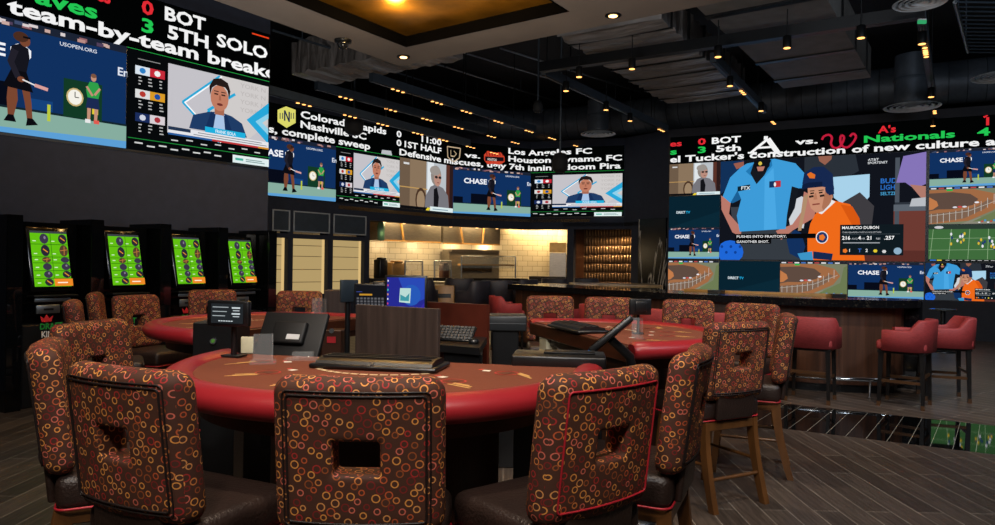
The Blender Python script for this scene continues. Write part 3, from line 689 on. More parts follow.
g.poly([uu(381, 150), uu(390, 151), uu(391, 157), uu(380, 156)], '#b8bcc0')
g.done('ticker_display', rt, 'black ticker strip with football scores')
# right
rt = thing('led_video_wall', 'tall video wall with the large baseball picture behind the bar', 'screen')
def rs(x): return RW.s_of(x, 220)
re_ = rs(1003)
housing(RW, .02, re_+2.5, .80, ZT, rt)
Zr = [3.99, 3.20, 2.41, 1.62, .82]; G = .006
ca, cb, cc = rs(669), rs(720), rs(926)
picture(RW, ca, cb-G, Zr[1], Zr[0]-.01, pic_woman, rt, 'small picture of a grey haired person')
picture(RW, ca, cb-G, Zr[2], Zr[1]-G*3, pic_dtv, rt, 'dark teal standby picture')
picture(RW, ca, cb-G, Zr[3]+.03, Zr[2]-G, pic_tennis, rt, 'small tennis picture')
picture(RW, cb, cc-G*2, Zr[3]+G, Zr[0]-.005, pic_baseball, rt, 'large baseball picture of an official in light blue and a batter in orange')
picture(RW, cc+.05, cc+1.45, Zr[1], Zr[0]-.01, pic_tennis, rt, 'small tennis picture beside the large one')
picture(RW, cc+.05, cc+1.45, Zr[2]+.01, Zr[1]-G, pic_race, rt, 'dirt track racing picture in the right column')
picture(RW, cc+.05, cc+1.45, Zr[3]+.02, Zr[2]-G, pic_football, rt, 'green gridiron picture')
s = ca
for i, (x0, x1, fn) in enumerate(((669, 719.5, pic_race), (720, 780.5, pic_dtv), (781, 848, pic_race), (849, 924.5, pic_tennis))):
    picture(RW, rs(x0), rs(x1), Zr[4], Zr[3]-.02, fn, rt, ['racing picture in the bottom row', 'dark standby picture in the bottom row', 'racing picture below the large one', 'tennis picture in the bottom row'][i])
picture(RW, cc, cc+1.42, Zr[4], Zr[3]-.02, pic_baseball, rt, 'small copy of the baseball picture')
picture(RW, cc+1.45, cc+2.9, Zr[4], Zr[3]-.02, pic_race, rt)
g = ticker(RW, .03, re_+2.5, rt)
def uu(x, y): return (RW.s_of(x, y)-g.s0)/(g.s1-g.s0), (RW.z_of(x, y)-ZM)/(ZT-ZM)
put(g, RW, "el Tucker's construction of new culture and", 670, 1019, 155, Z3-.015, .155, '#f2f2f2')
put(g, RW, 's', 670, 677, 152, Z2-.03, .145, '#22c552'); put(g, RW, '3', 698, 706, 150, Z2-.03, .15, '#22c552'); put(g, RW, '5th', 716, 741, 150, Z2-.03, .15, '#f2f2f2')
put(g, RW, 'vs.', 795, 818, 140, Z2+.03, .13, '#f2f2f2'); put(g, RW, 'Nationals', 864, 955, 137, Z2-.02, .15, '#22c552'); put(g, RW, '4', 977, 990, 132, Z2-.02, .16, '#22c552')
put(g, RW, 'es', 670, 682, 143, Z1-.04, .14, '#e02a33'); put(g, RW, '0', 698, 706, 140, Z1-.04, .15, '#e02a33'); put(g, RW, 'BOT', 712, 741, 140, Z1-.04, .15, '#f2f2f2'); put(g, RW, "A's", 878, 896, 128, Z1-.04, .15, '#e02a33'); put(g, RW, '1', 986, 989, 120, Z1-.02, .16, '#e02a33'); g.line(uu(983.5, 117.5), uu(987.5, 115), .06, '#e02a33')
wp = smoothpl([Vector(q) for q in ((822, 140), (824, 136.5), (829, 135), (832, 138), (831, 144), (834, 148), (839, 147.5), (843, 142), (844, 137), (841, 136), (840.5, 142), (843, 147), (848, 147.5), (853, 143), (856, 137), (853, 134), (850, 137))], 4)
WL = [(a.x, a.y, b.x, b.y, .07) for a, b in zip(wp, wp[1:])]
for c, ps in (('#f2f2f2', ((751, 153, 768, 139, .09), (764, 138, 768, 138, .12), (768, 139, 778, 153, .17), (758, 148, 774, 147, .07), (748, 153, 757, 153, .06), (770, 153, 783, 152.5, .06))),
              ('#c21e3c', WL)):
    for x0, y0, x1, y1, w in ps: g.line(uu(x0, y0), uu(x1, y1), w, c)
g.done('ticker_display', rt, 'black ticker strip with baseball scores')
# ------------------------------------------------------------------ patterned casino stool
def contour(w, h, r, nc=6, ns=5, cx=0, cz=0):
    pts = []
    cs = [(w/2-r, h/2-r, 0), (-w/2+r, h/2-r, 90), (-w/2+r, -h/2+r, 180), (w/2-r, -h/2+r, 270)]
    for i, (x, z, a) in enumerate(cs):
        for k in range(nc):
            t = math.radians(a+90*k/(nc-1)); pts.append((x+r*math.cos(t), z+r*math.sin(t)))
        x2, z2, a2 = cs[(i+1) % 4]; p = pts[-1]; q = (x2+r*math.cos(math.radians(a2)), z2+r*math.sin(math.radians(a2)))
        for k in range(1, ns+1): pts.append((p[0]+(q[0]-p[0])*k/(ns+1), p[1]+(q[1]-p[1])*k/(ns+1)))
    return [(x+cx, z+cz) for x, z in pts]
BW, BH, BZ = .50, .475, .885
def backshape(x, y, z):                               # gentle wrap and recline
    return Vector((x, y + .035*(x/.25)**2 - z*.13-.235, z+BZ))
def backpanel():
    I = contour(.135, .098, .012, cz=.005); rings = []
    def o(ins, r=.055): return contour(BW-2*ins, BH-2*ins, max(.01, r-ins))
    def mix(A, B, t): return [(a[0]+(b[0]-a[0])*t, a[1]+(b[1]-a[1])*t) for a, b in zip(A, B)]
    prof = [(I, -.02), (I, -.038), (mix(I, o(0), .02), -.048), (mix(I, o(0), .055), -.0515), (mix(I, o(0), .12), -.052), (mix(I, o(.03), .35), -.053), (mix(I, o(.03), .7), -.054), (o(.05), -.053), (o(.03), -.049), (o(.012), -.037), (o(.002), -.018), (o(0), 0)]
    seq = prof+[(p, -y) for p, y in prof[::-1][1:]]
    for ps, y in seq: rings.append([backshape(x, y, z) for x, z in ps])
    mb = MB(); mb.rings(rings, True, False, True); return mb
def pipe(ins, y, r, w=BW, h=BH, rad=.055, cz=0):
    return MB().tube([backshape(x, y, z) for x, z in contour(w-2*ins, h-2*ins, max(.012, rad-ins), cz=cz)], r, 6, closed=True)
def make_stool(piping='pipe_dark'):
    t = thing('casino_stool', 'x', 'stool')
    b = backpanel().build('backrest', M['fabric'], t)
    pipe(.05, -.055, .0035).build('piping', M[piping], b)
    if piping == 'pipe_dark': pipe(.05-.012, -.054, .0025).build('piping', M[piping], b)
    m = MB(); m.box((0, .03, .585), (.49, .46, .13), bevel=.04, seg=4); s = m.build('seat', M['leather'], t)
    m = MB(); m.tube([(x, .03+y, .527) for x, y in contour(.488, .458, .045)], .005, 6, closed=True); m.build('seat_piping', M['pipe_red'], s)
    m = MB(); m.box((0, -.222, .63), (.3, .03, .20), rx=math.radians(6), bevel=.01); m.build('back_support', M['leather'], t)
    m = MB()
    for sx in (-1, 1): m.box((sx*.2, .01, .49), (.035, .38, .055), bevel=.004, seg=1)
    for sy in (-.18, .2): m.box((0, sy, .49), (.42, .035, .055), bevel=.004, seg=1)
    m.build('seat_frame', M['chairwood'], t)
    for sx in (-1, 1):
        m = MB(); m.sweep([(sx*(.2+.002*k), -.17-.10*(k/6)**1.6, .515-.515*k/6) for k in range(7)][::-1], [.040-.001*k for k in range(7)], [.042+.003*k for k in range(7)]); m.build('leg', M['chairwood'], t)
        m = MB(); m.sweep([(sx*(.2+.003*k), .19+.008*k, .515-.515*k/6) for k in range(7)][::-1], .038, .042); m.build('leg', M['chairwood'], t)
    def st(p, q, r=.012): m = MB(); m.cyl(p, q, r, n=8); m.build('stretcher', M['chairwood'], t)
    st((-.21, -.225, .18), (.21, -.225, .18)); st((-.21, .222, .2), (.21, .222, .2), .015)
    for sx in (-1, 1): st((sx*.207, -.21, .26), (sx*.21, .222, .26), .011)
    return t
stool = make_stool()
used = [False]
def place_stool(x, y, yaw, label, group, src=None):
    src = src or stool
    if src is stool and not used[0]:
        used[0] = True; stool.location = (x, y, 0); stool.rotation_euler = (0, 0, -math.radians(yaw)); stool['label'] = label; stool['group'] = group; return stool
    return dup(src, (x, y, 0), -math.radians(yaw), label, group)
def back_at(x, y, yaw):                               # stool origin from the place of its backrest centre
    a = math.radians(yaw); return x+math.sin(a)*.24, y+math.cos(a)*.24
G1 = 'ring patterned stools at the nearest card table'; G2 = 'ring patterned stools at the right card table'; G3 = 'ring patterned stools at the left rear card table'
red = make_stool('pipe_red'); red['label'] = 'ring patterned stool outlined by a bright red piping line'; red['group'] = G1
X, Y = back_at(.345, 2.23, -38); red.location = (X, Y, 0); red.rotation_euler = (0, 0, math.radians(38))
for bx, by, yaw, lab, gr in (
    (-.395, 2.03, 0, 'ring patterned stool seen squarely from behind at the front of the near card table', G1),
    (-1.14, 2.16, 25, 'ring patterned stool turned slightly right, between the leftmost edge-on stool and the square-on one', G1),
    (-1.75, 2.74, 62, 'ring patterned stool seen edge-on at the far left of the near card table', G1),
    (-2.12, 3.65, 100, 'ring patterned stool behind the edge-on one, only its upper back in view', G1),
    (.80, 2.85, -66, 'ring patterned stool seen nearly edge-on beside the red-piped one', G1),
    (1.465, 4.24, -28, 'ring patterned stool with all its bronze legs in view, nearest at the right card table', G2),
    (2.07, 5.0, -70, 'ring patterned stool seen edge-on next to the dark bar front', G2),
    (2.34, 6.4, -138, 'ring patterned stool behind the nearest one at the right end of the right card table', G2),
    (1.90, 6.95, -160, 'ring patterned stool facing us across the right corner of the right card table', G2),
    (1.16, 7.25, 190, 'ring patterned stool across the right card table, just left of the small rear-facing display', G2),
    (.56, 7.4, 180, 'ring patterned stool at the far left end of the right card table', G2),
    (-3.30, 6.38, 108, 'ring patterned stool whose square hole shows, left end of the left rear card table', G3),
    (-3.15, 7.75, 150, 'ring patterned stool behind the small dealer display, third kiosk behind it', G3),
    (-2.18, 7.75, 178, 'ring patterned stool in front of the pantry windows', G3),
    (-3.30, 5.45, 62, 'dark ring patterned stool seen edge-on, nearest to the first kiosk', G3),
    (-3.86, 6.72, 66, 'ring patterned stool just behind the edge-on one by the first kiosk', G3)):
    X, Y = back_at(bx, by, yaw); place_stool(X, Y, yaw, lab, gr)
# ------------------------------------------------------------------ card tables
TZ = .965
def rot(p, a): return (p[0]*math.cos(a)-p[1]*math.sin(a), p[0]*math.sin(a)+p[1]*math.cos(a))
def arc(a, b, n=40, e=2.2):
    out = []
    for k in range(n+1):
        t = math.pi*k/n; c, s = math.cos(t), math.sin(t)
        out.append((-a*abs(c)**(2/e)*(1 if c > 0 else -1), b*abs(s)**(2/e)))
    return out
def make_table(A, B, label, a=.93, b=1.06):           # A left end, B right end as the dealer looks at the players (local +y)
    A = Vector(A); B = Vector(B); Mi = (A+B)/2; d = (B-A); rz = math.atan2(d.y, d.x); a = d.length/2
    t = thing('card_table', label, 'table', (Mi.x, Mi.y, 0), rz)
    path = [(x, y, TZ-.03) for x, y in arc(a-.02, b-.02)]
    path = [(path[0][0], -.02, TZ-.03)]+path+[(path[-1][0], -.02, TZ-.03)]
    m = MB()
    rg = []
    for i, p in enumerate(path):
        q0 = Vector(path[max(i-1, 0)]); q1 = Vector(path[min(i+1, len(path)-1)]); tg = (q1-q0).normalized(); nn = Vector((-tg.y, tg.x, 0))
        sc = .75 if i in (0, len(path)-1) else 1
        rg.append([Vector(p)+nn*math.cos(k*2*math.pi/16)*.075*sc+Vector((0, 0, math.sin(k*2*math.pi/16)*.055*sc)) for k in range(16)])
    m.rings(rg, True, True); m.build('armrest', M['rim'], t)
    m = MB(); m.box((0, -.012, TZ-.055), (2*a-.1, .05, .10), bevel=.006, seg=1); m.build('dealer_edge', M['tablewood'], t)
    m = MB(); m.prism([(x, y+.0) for x, y in arc(a-.10, b-.10)], TZ-.16, TZ-.05); m.build('apron', M['darkwood'], t)
    m = MB(); m.prism([(x, y+.10) for x, y in arc(a*.55, b*.55)], .08, TZ-.16); bs = m.build('pedestal', M['darkwood'], t)
    m = MB(); m.prism([(x, y+.08) for x, y in arc(a*.6, b*.6)], 0, .08); m.build('plinth', M['black'], bs)
    m = MB(); m.box((-a*.62, .02, .80), (.16, .1, .17), bevel=.004, seg=1); m.build('supply_box', M['paper'], t)
    # printed layout
    g = MB(); z = TZ+.0015
    def dot(x, y, w, h, an, c):
        pts = [(-w/2, -h/2), (w/2, -h/2), (w/2, h/2), (-w/2, h/2)]; g.add([(*[x+rot(p, an)[0], y+rot(p, an)[1]], z) for p in pts], [[0, 1, 2, 3]], False, None, lin(c))
    def ringp(x, y, r, w, c, n=20, f=1):
        for k in range(int(n*f)):
            t0, t1 = 2*math.pi*k/n, 2*math.pi*(k+1)/n
            g.add([(x+math.cos(q)*rr, y+math.sin(q)*rr, z) for q, rr in ((t0, r), (t1, r), (t1, r-w), (t0, r-w))], [[0, 1, 2, 3]], False, None, lin(c))
    rr = random.Random(5)
    for k in range(6):
        th = math.pi*(.12+.152*k); px, py = -math.cos(th)*a*.66, math.sin(th)*b*.66; an = th-math.pi/2
        an = -(th-math.pi/2)
        ringp(px, py, .055, .008, '#b02a24'); 
        for j in range(3): dot(px*1.16+rr.uniform(-.02, .02), py*1.16-j*.022+.02, .13-.02*j, .012, -an*.8, '#d9a45e')
        dot(px, py, .05, .03, an, '#5a2617'); dot(px*.83, py*.83, .035, .035, an+.3, '#e8e0d0'); dot(px*.83+.03, py*.83-.03, .03, .02, an, '#c23a2c')
    vs, fs, w = textmesh('BLACKJACK PAYS 3 TO 2', .02)
    for k in range(13):
        th = math.pi*(.3+.4*k/12); dot(-math.cos(th)*a*.44, math.sin(th)*b*.44, .035, .022, -(th-math.pi/2), '#e3c79c')
    k0 = len(g.f); g.prism([p for p in arc(a-.07, b-.07)], TZ-.05, TZ)
    for i in range(k0, len(g.f)): g.c[i] = lin('#70351c')
    o = g.build('felt_top', [M['print'], M['felt']], t, uv=False, col=True)
    for i, p_ in enumerate(o.data.polygons):
        if i >= k0: p_.material_index = 1
    return t, Mi, rz
T1, m1, r1 = make_table((.43+.03, 3.29), (-1.42, 3.66), 'card table with red padded rim nearest to us, an acrylic card holder on it')
T2, m2, r2 = make_table((.30, 6.0), (.84, 4.22), 'card table with red padded rim at right, seen from its open dealer side')
T3, m3, r3 = make_table((-1.98, 4.62), (-1.18, 6.22), 'card table with red padded rim at left rear, in front of the kiosks')
def flip(t):
    pass
def onT(mi, rz, x, y, z=TZ):
    q = rot((x, y), rz); return Vector((mi.x+q[0], mi.y+q[1], z))
# chip tray with closed lid
def chip_tray(loc, rz, label):
    t = thing('chip_tray', label, 'chip tray', loc, rz)
    m = MB(); m.box((0, 0, .012), (.60, .25, .02), bevel=.008); m.build('tray_base', M['black'], t)
    m = MB(); pr = [(-.105, .02), (-.095, .036), (-.04, .048), (.06, .048), (.095, .038), (.105, .02)]
    m.rings([[(x, y, z) for y, z in pr] for x in (-.275, .275)], False); l = m.build('lid', M['black'], t)
    m = MB()
    for y in (-.05, .0, .045): m.box((0, y, .049), (.52, .010, .006))
    m.build('lid_ridge', M['black'], l); m = MB(); m.cyl((.0, -.118, .02), (.0, -.10, .025), .008, n=10); m.build('lock', M['silver'], t)
    return t
p = P(380, 368, TZ); chip_tray((p.x, p.y+.02, TZ+.001), r1-math.pi, 'long black chip tray with closed lid on the nearest card table')
p = P(577, 330, TZ); chip_tray((p.x, p.y, TZ+.001), r2+math.pi, 'black chip tray with closed lid on the right card table')
def acrylic_holder(loc, rz, label, h=.125, w=.085):
    t = thing('discard_holder', label, 'card holder', loc, rz)
    m = MB(); m.box((0, 0, .005), (w*1.4, w*1.5, .008)); m.build('base', M['acrylic'], t)
    m = MB()
    for sx in (-1, 1): m.box((sx*w/2, 0, h/2+.008), (.006, w*1.1, h))
    m.box((0, w*.55, h/2+.008), (w, .006, h)); m.build('side_walls', M['acrylic'], t)
    return t
p = P(263, 363, TZ); acrylic_holder((p.x, p.y, TZ+.001), .3, 'tall clear acrylic card holder standing on the nearest card table')
p = P(319, 316.5, TZ); acrylic_holder((p.x, p.y, TZ+.001), .6, 'clear acrylic card holder on the left rear card table', .15, .09)
p = P(637, 339, TZ); acrylic_holder((p.x, p.y, TZ+.001), .2, 'clear acrylic card holder on the right card table', .13, .05)
p = P(303, 360, TZ); t = thing('card_shoe_stand', 'low clear acrylic block beside the closed chip tray', 'acrylic block', (p.x, p.y, TZ+.001), .1)
m = MB(); m.box((0, 0, .005), (.17, .09, .008)); m.build('base', M['acrylic'], t); m = MB(); m.box((0, .0, .025), (.10, .06, .032), bevel=.006); m.build('block', M['acrylic'], t)
# small dealer display on a pole (front faces us)
def small_display(loc, rz, label, lit=True):
    t = thing('dealer_display', label, 'display', loc, rz)
    m = MB(); m.box((0, 0, .006), (.10, .08, .012), bevel=.003); m.build('base', M['black'], t)
    m = MB(); m.cyl((0, 0, .01), (0, .0, .20), .015, n=12); m.cyl((0, 0, .2), (.0, -.03, .24), .012, n=10); m.build('pole', M['black'], t)
    m = MB(); m.box((0, -.045, .25), (.235, .03, .145), bevel=.008); h = m.build('housing', M['black'], t)
    if lit:
        w = Wall2([(-.09, -.0615), (.09, -.0615)]); g = Pic(w, 0, .18, .195, .305, .0)
        g.rect(0, 0, 1, 1, '#23272a')
        for i, (a, b) in enumerate(((.05, .55), (.05, .5), (.05, .45))): g.rect(a, .8-i*.22, b, .84-i*.22, '#a8b0b4')
        for i in (0, 1): g.rect(.66, .76-i*.3, .92, .84-i*.3, '#c8d0d4'); g.rect(.7, .64-i*.3, .9, .68-i*.3, '#c8d0d4')
        [g.rect(.25+k*.08, .1, .31+k*.08, .15, '#c8d0d4') for k in range(6)]; g.done('screen', t, 'grey lit screen with payout lines', M['screen'])
    else:
        m = MB(); m.box((0, -.065, .25), (.13, .02, .1), bevel=.01); m.build('mount', M['black'], h)
    return t
p = P(234, 357, TZ); _d = small_display((p.x, p.y, TZ+.002), -.25, 'small grey payout display on a black pole at the left end of the nearest table'); _d.scale = (1, 1, .88)
p = P(638, 334, TZ); t = small_display((p.x, p.y, TZ+.001), .15, 'small display seen from behind on the right card table', False); t.scale = (.68, .8, .78)
# dealer terminal seen from behind, leaning
def terminal(loc, rz, label, w=.42, h=.30, tilt=-25, pole=.35):
    t = thing('dealer_terminal', label, 'monitor', loc, rz); T = Matrix.Translation((0, 0, pole+.10)) @ Matrix.Rotation(math.radians(tilt), 4, 'X')
    m = MB(); m.box((0, 0, 0), (w, .03, h), T=T, bevel=.008); m.build('housing', M['matte'], t)
    m = MB(); m.box((0, -.03, 0), (w*.5, .04, h*.5), T=T, bevel=.012); m.build('back_cover', M['matte'], t)
    m = MB(); m.box((.04, -.052, -.03), (.08, .003, .03), T=T); m.build('sticker', M['white'], t)
    m = MB(); m.cyl((0, 0, 0), (0, .0, pole), .022, n=12); m.cyl((0, 0, pole), (0, -.01, pole+.13), .02, n=10); m.build('stand', M['black'], t)
    m = MB(); m.box((0, 0, .01), (.2, .2, .02), bevel=.005); m.build('foot', M['black'], t)
    return t
q = D(290, 372, 3.95)
def stand(name, label, cat, x, y, w, d, h, rz, m_, parts=None):
    t = thing(name, label, cat, (x, y, 0), rz); b = MB(); b.box((0, 0, h/2), (w, d, h), bevel=.006, seg=1); b.build('body', m_, t); return t
t = terminal((q.x+.0, 3.98, .60), -.25, 'large black dealer monitor seen from behind, left of the closed chip tray', .40, .27, -28, .33)
t2 = stand('equipment_stand', 'low black stand under the large dealer monitor', 'stand', q.x+.04, 3.98, .5, .34, .62, 0, M['black'])
m = MB(); m.box((0, -.172, .5), (.3, .01, .1)); m.build('drawer_front', M['blackmetal'], t2)
q = D(216, 322, 4.25)
t = stand('drop_box_cabinet', 'black cabinet with a round lock and green sticker behind the payout display', 'cabinet', q.x, 4.35, .25, .3, q.z, .05, M['black'])
m = MB(); m.cyl((0.0, -.15, q.z-.11), (0.0, -.165, q.z-.11), .018, n=14); m.build('lock', M['silver'], t); m = MB(); m.cyl((0, -.165, q.z-.108), (0, -.167, q.z-.108), .012, n=8); m.build('sticker', mat('green_sticker', '#4a8a30', .6), t)
q = D(245, 343, 4.3); m = MB(); m.box((0, 0, 0), (.075, .012, .1), bevel=.004); o = m.build('notice_card', M['paper'], None, (q.x, 4.28, q.z)); 
t = thing('notice_card_stand', 'small cream card standing beside the black lock cabinet', 'card', (q.x+.05, 4.2, 0)); 
o.parent = t; o.location = (0, 0, q.z); o.name = 'card'
m = MB(); m.cyl((0, .01, 0.01), (0, .01, q.z), .008, n=8); m.lathe([(.07, 0), (.07, .01), (.01, .014)]); m.build('post', M['silver'], t)
# shuffler box at the right end of table one
q = P(563, 362, 1.0)
t = stand('card_shuffler', 'flat black card shuffler box at the right end of the nearest table', 'machine', q.x, q.y+.20, .42, .22, .955, -.12, M['black'])
m = MB(); m.box((0, 0, .985), (.45, .25, .06), bevel=.01); m.build('top_box', M['black'], t)
m = MB(); m.box((.05, .02, 1.02), (.25, .1, .01), bevel=.003); m.build('card_tray', M['blackmetal'], t)
# tilted touch terminal at table two seen edge-on
q = P(633, 372, .9); q = Vector((D(634, 340, 4.0).x, 4.0, 0))
t = thing('touch_terminal', 'tilted black touch terminal seen edge-on with a small blue light', 'monitor', (q.x, q.y, 0))
e0, e1 = D(590, 352, 3.95), D(631, 319, 3.95); e0.x -= q.x; e1.x -= q.x; e0.y -= q.y; e1.y -= q.y
mid = (e0+e1)/2; L = (e1-e0).length; an = math.atan2(e1.z-e0.z, e1.x-e0.x)
ex = (e1-e0).normalized(); ey = Vector((.165, 1, -.14)); ey = (ey-ex*ey.dot(ex)).normalized(); ez = ex.cross(ey)
Tm = Matrix.Translation(mid) @ Matrix((ex, ey, ez)).transposed().to_4x4()
m = MB(); m.box((0, 0, 0), (L, .24, .035), T=Tm, bevel=.008); m.build('housing', M['black'], t)
m = MB(); m.box((-L/2-.002, -.10, 0), (.008, .02, .015), T=Tm); m.build('light', emis('blue_led', '#2c8cff', 3), t)
m = MB(); m.box((0, -.0, .019), (L*.85, .22, .003), T=Tm); m.build('screen', M['slotblack'], t)
m = MB(); m.tube([(0, .03, 0), (0, .03, .84), (-.02, .02, .93), mid+Vector((.0, .0, -.02))], [.03, .03, .028, .025], 12); m.build('arm', M['black'], t)
m = MB(); m.lathe([(.14, 0), (.14, .02), (.03, .03)]); m.build('base', M['black'], t)
# black bin-like stand by table two
q = D(510, 316, 4.95)
t = stand('shuffler_pedestal', 'black pedestal with a wider lidded box, left of the right card table', 'pedestal', q.x-.03, 5.1, .19, .24, q.z-.1, 0, M['black'])
m = MB(); m.box((0, 0, q.z-.055), (.30, .28, .11), bevel=.012); m.build('lid_box', mat('charcoal_plastic', '#24272a', .4), t); m = MB(); m.box((0, -.142, q.z-.055), (.29, .004, .006)); m.build('seam', M['silver'], t)
# ------------------------------------------------------------------ pit stand
a, b = D(355.5, 304.5, 4.3), D(438, 309, 4.0)
rzp = math.atan2(b.y-a.y, b.x-a.x); L = (b-a).to_2d().length
t = thing('pit_stand', 'dark wood supervisor stand with a tall side panel between the card tables', 'desk', (a.x, a.y, 0), rzp)
h = (a.z+b.z)/2
m = MB(); m.box((L/2, .015, h/2), (L, .03, h), bevel=.003, seg=1); m.build('side_panel', M['greywood'], t)
m = MB(); m.box((L/2+.03, .62, .60), (L*.82, .03, 1.2-.03)); m.build('back_panel', M['redwood'], t)
m = MB(); m.prism([(0, .031), (L+.26, .031), (L+.0, .56), (-.3, .56)], .94, .98); m.build('desktop', M['black'], t)
m = MB(); m.prism([(L+.005, .06), (L+.26, .06), (L+.1, .34), (L-.14, .34)], .04, .939); cb = m.build('cabinet', M['black'], t)
m = MB(); m.cyl((L+.15, .052, .86), (L+.15, .04, .86), .016, n=12); m.build('lock', M['silver'], cb)
m = MB(); m.box((L+.13, .055, .88), (.24, .008, .1)); m.build('drawer', M['blackmetal'], cb)
m = MB(); m.box((L/2, .02, .03), (L*.9, .02, .06)); m.build('kick_plate', M['black'], t)
def W(x, y, z): q = rot((x, y), rzp); return (a.x+q[0], a.y+q[1], z)
# blue monitor
e = D(406, 306, 4.42); mt = thing('desktop_monitor', 'monitor with a bright blue desktop picture on the supervisor stand', 'monitor', (e.x, 4.42, .98), -.08)
zc = D(406, 292, 4.4).z-.98
m = MB(); m.box((0, 0, zc-.02), (.27, .025, .25), bevel=.005); m.build('housing', M['black'], mt)
g = Pic(Wall2([(-.12, -.0135), (.12, -.0135)]), 0, .24, zc-.13, zc+.09, 0)
g.rect(0, 0, 1, 1, '#262a8f'); g.poly([(.3, 1), (1, 1), (1, .4), (.6, .2)], '#2a49b4'); g.ell(.65, .5, .25, .3, '#2759b8', 20); g.poly([(.8, 0), (1, .3), (1, 0)], '#3a2ca0')
g.poly([(.33, .3), (.62, .27), (.64, .7), (.35, .7)], '#b9dbd4'); g.poly([(.36, .52), (.5, .44), (.6, .56), (.59, .33), (.36, .34)], '#3f98a4')
for k in range(6): g.rect(.015, .88-k*.13, .045, .93-k*.13, ['#e8e8e8', '#d84a5a', '#4ad0a0', '#e8a04a'][k % 4])
g.done('screen', mt)
m = MB(); m.cyl((0, .02, .0), (0, .02, zc-.1), .02, n=10); m.box((0, .02, .006), (.2, .14, .012)); m.build('stand', M['black'], mt)
# terminal with keyboard picture
e = D(372, 300, 4.6); mt = thing('touch_monitor', 'black touch monitor with a dim keyboard picture left of the blue one', 'monitor', (e.x, 4.62, .98), .02)
zc = D(372, 296, 4.6).z-.98
m = MB(); m.box((0, 0, zc), (.24, .03, .16), bevel=.005); m.build('housing', M['black'], mt)
g = Pic(Wall2([(-.11, -.0155), (.11, -.0155)]), 0, .22, zc-.07, zc+.07, 0); g.rect(0, 0, 1, 1, '#14151a'); g.rect(.12, .52, .5, .6, '#c08a2c'); g.rect(.03, .68, .2, .7, '#4a5ab0')
for r in range(3):
    for c in range(9): g.rect(.05+c*.105, .06+r*.14, .12+c*.105, .15+r*.14, '#5a5a5e')
g.done('screen', mt); m = MB(); m.cyl((0, .03, 0), (0, .03, zc), .02, n=10); m.box((0, .03, .006), (.16, .12, .012)); m.build('stand', M['black'], mt)
# receipt printer, keyboard, mouse
e = D(380, 285, 5.2); mt = thing('receipt_printer', 'small rounded black device with a white front strip behind the blue monitor', 'printer', (e.x, 5.2, .9))
m = MB(); m.box((0, 0, (e.z-.9)), (.1, .1, .06), bevel=.02, seg=3); m.build('body', M['black'], mt); m = MB(); m.box((0, -.05, e.z-.92), (.08, .006, .014)); m.build('front_strip', M['white'], mt); m = MB(); m.cyl((0, 0, 0), (0, 0, e.z-.92), .02); m.box((0, 0, .006), (.14, .14, .012)); m.build('post', M['black'], mt)
kx, ky, _ = W(L-.02, .2, 0); kb = thing('keyboard', 'black keyboard leaning on the supervisor desk', 'keyboard', (kx, ky, .98), rzp+.2)
m = MB(); m.box((0, .0, .05), (.26, .12, .016), rx=math.radians(40), bevel=.003); m.build('body', M['black'], kb)
m = MB(); T = Matrix.Translation((0, 0, .05)) @ Matrix.Rotation(math.radians(40), 4, 'X')
for r in range(5):
    for c in range(11): m.box((-.115+c*.023, -.045+r*.022, .012), (.018, .017, .008), T=T)
m.build('keys', mat('grey_keys', '#3c3f42', .5), kb)
kx, ky, _ = W(L+.12, .2, 0); m = MB(); m.lathe([(.001, 0), (.03, 0), (.034, .012), (.026, .028), (.001, .034)], n=14); o = m.build('computer_mouse', M['black'], None, (kx, ky, .98)); tag(o, 'black computer mouse on the supervisor desk beside the keyboard', 'mouse')
# back view monitor and wood pedestal behind
e = D(349, 291, 5.25); mt = thing('small_monitor', 'small dark monitor turned away, left of the touch monitor', 'monitor', (e.x, 5.25, 0), .6)
m = MB(); m.box((0, 0, e.z), (.14, .03, .17), bevel=.008); m.build('housing', mat('slate_plastic', '#2a343c', .4), mt); m = MB(); m.cyl((0, .02, 0), (0, .02, e.z), .02); m.lathe([(.12, 0), (.12, .02), (.02, .03)]); m.build('stand', M['black'], mt)
e = D(334, 290.5, 6.6); stand('wood_podium', 'small grey-brown wooden podium in front of the pantry windows', 'podium', e.x, 6.75, .2, .25, e.z, 0, M['greywood'])
# red card on table three pedestal
e = D(331, 334, 5.6); t = stand('rack_cabinet', 'dark brown cabinet carrying a red label below the left rear table', 'cabinet', e.x, 5.72, .16, .2, .9, 0, M['darkwood'])
m = MB(); m.box((0, -.103, D(331, 340, 5.6).z), (.07, .006, .05)); m.build('red_label', M['red'], t); m = MB(); m.cyl((0, -.1, D(331, 331, 5.6).z), (0, -.11, D(331, 331, 5.6).z), .02, n=12); m.build('lock', M['silver'], t)
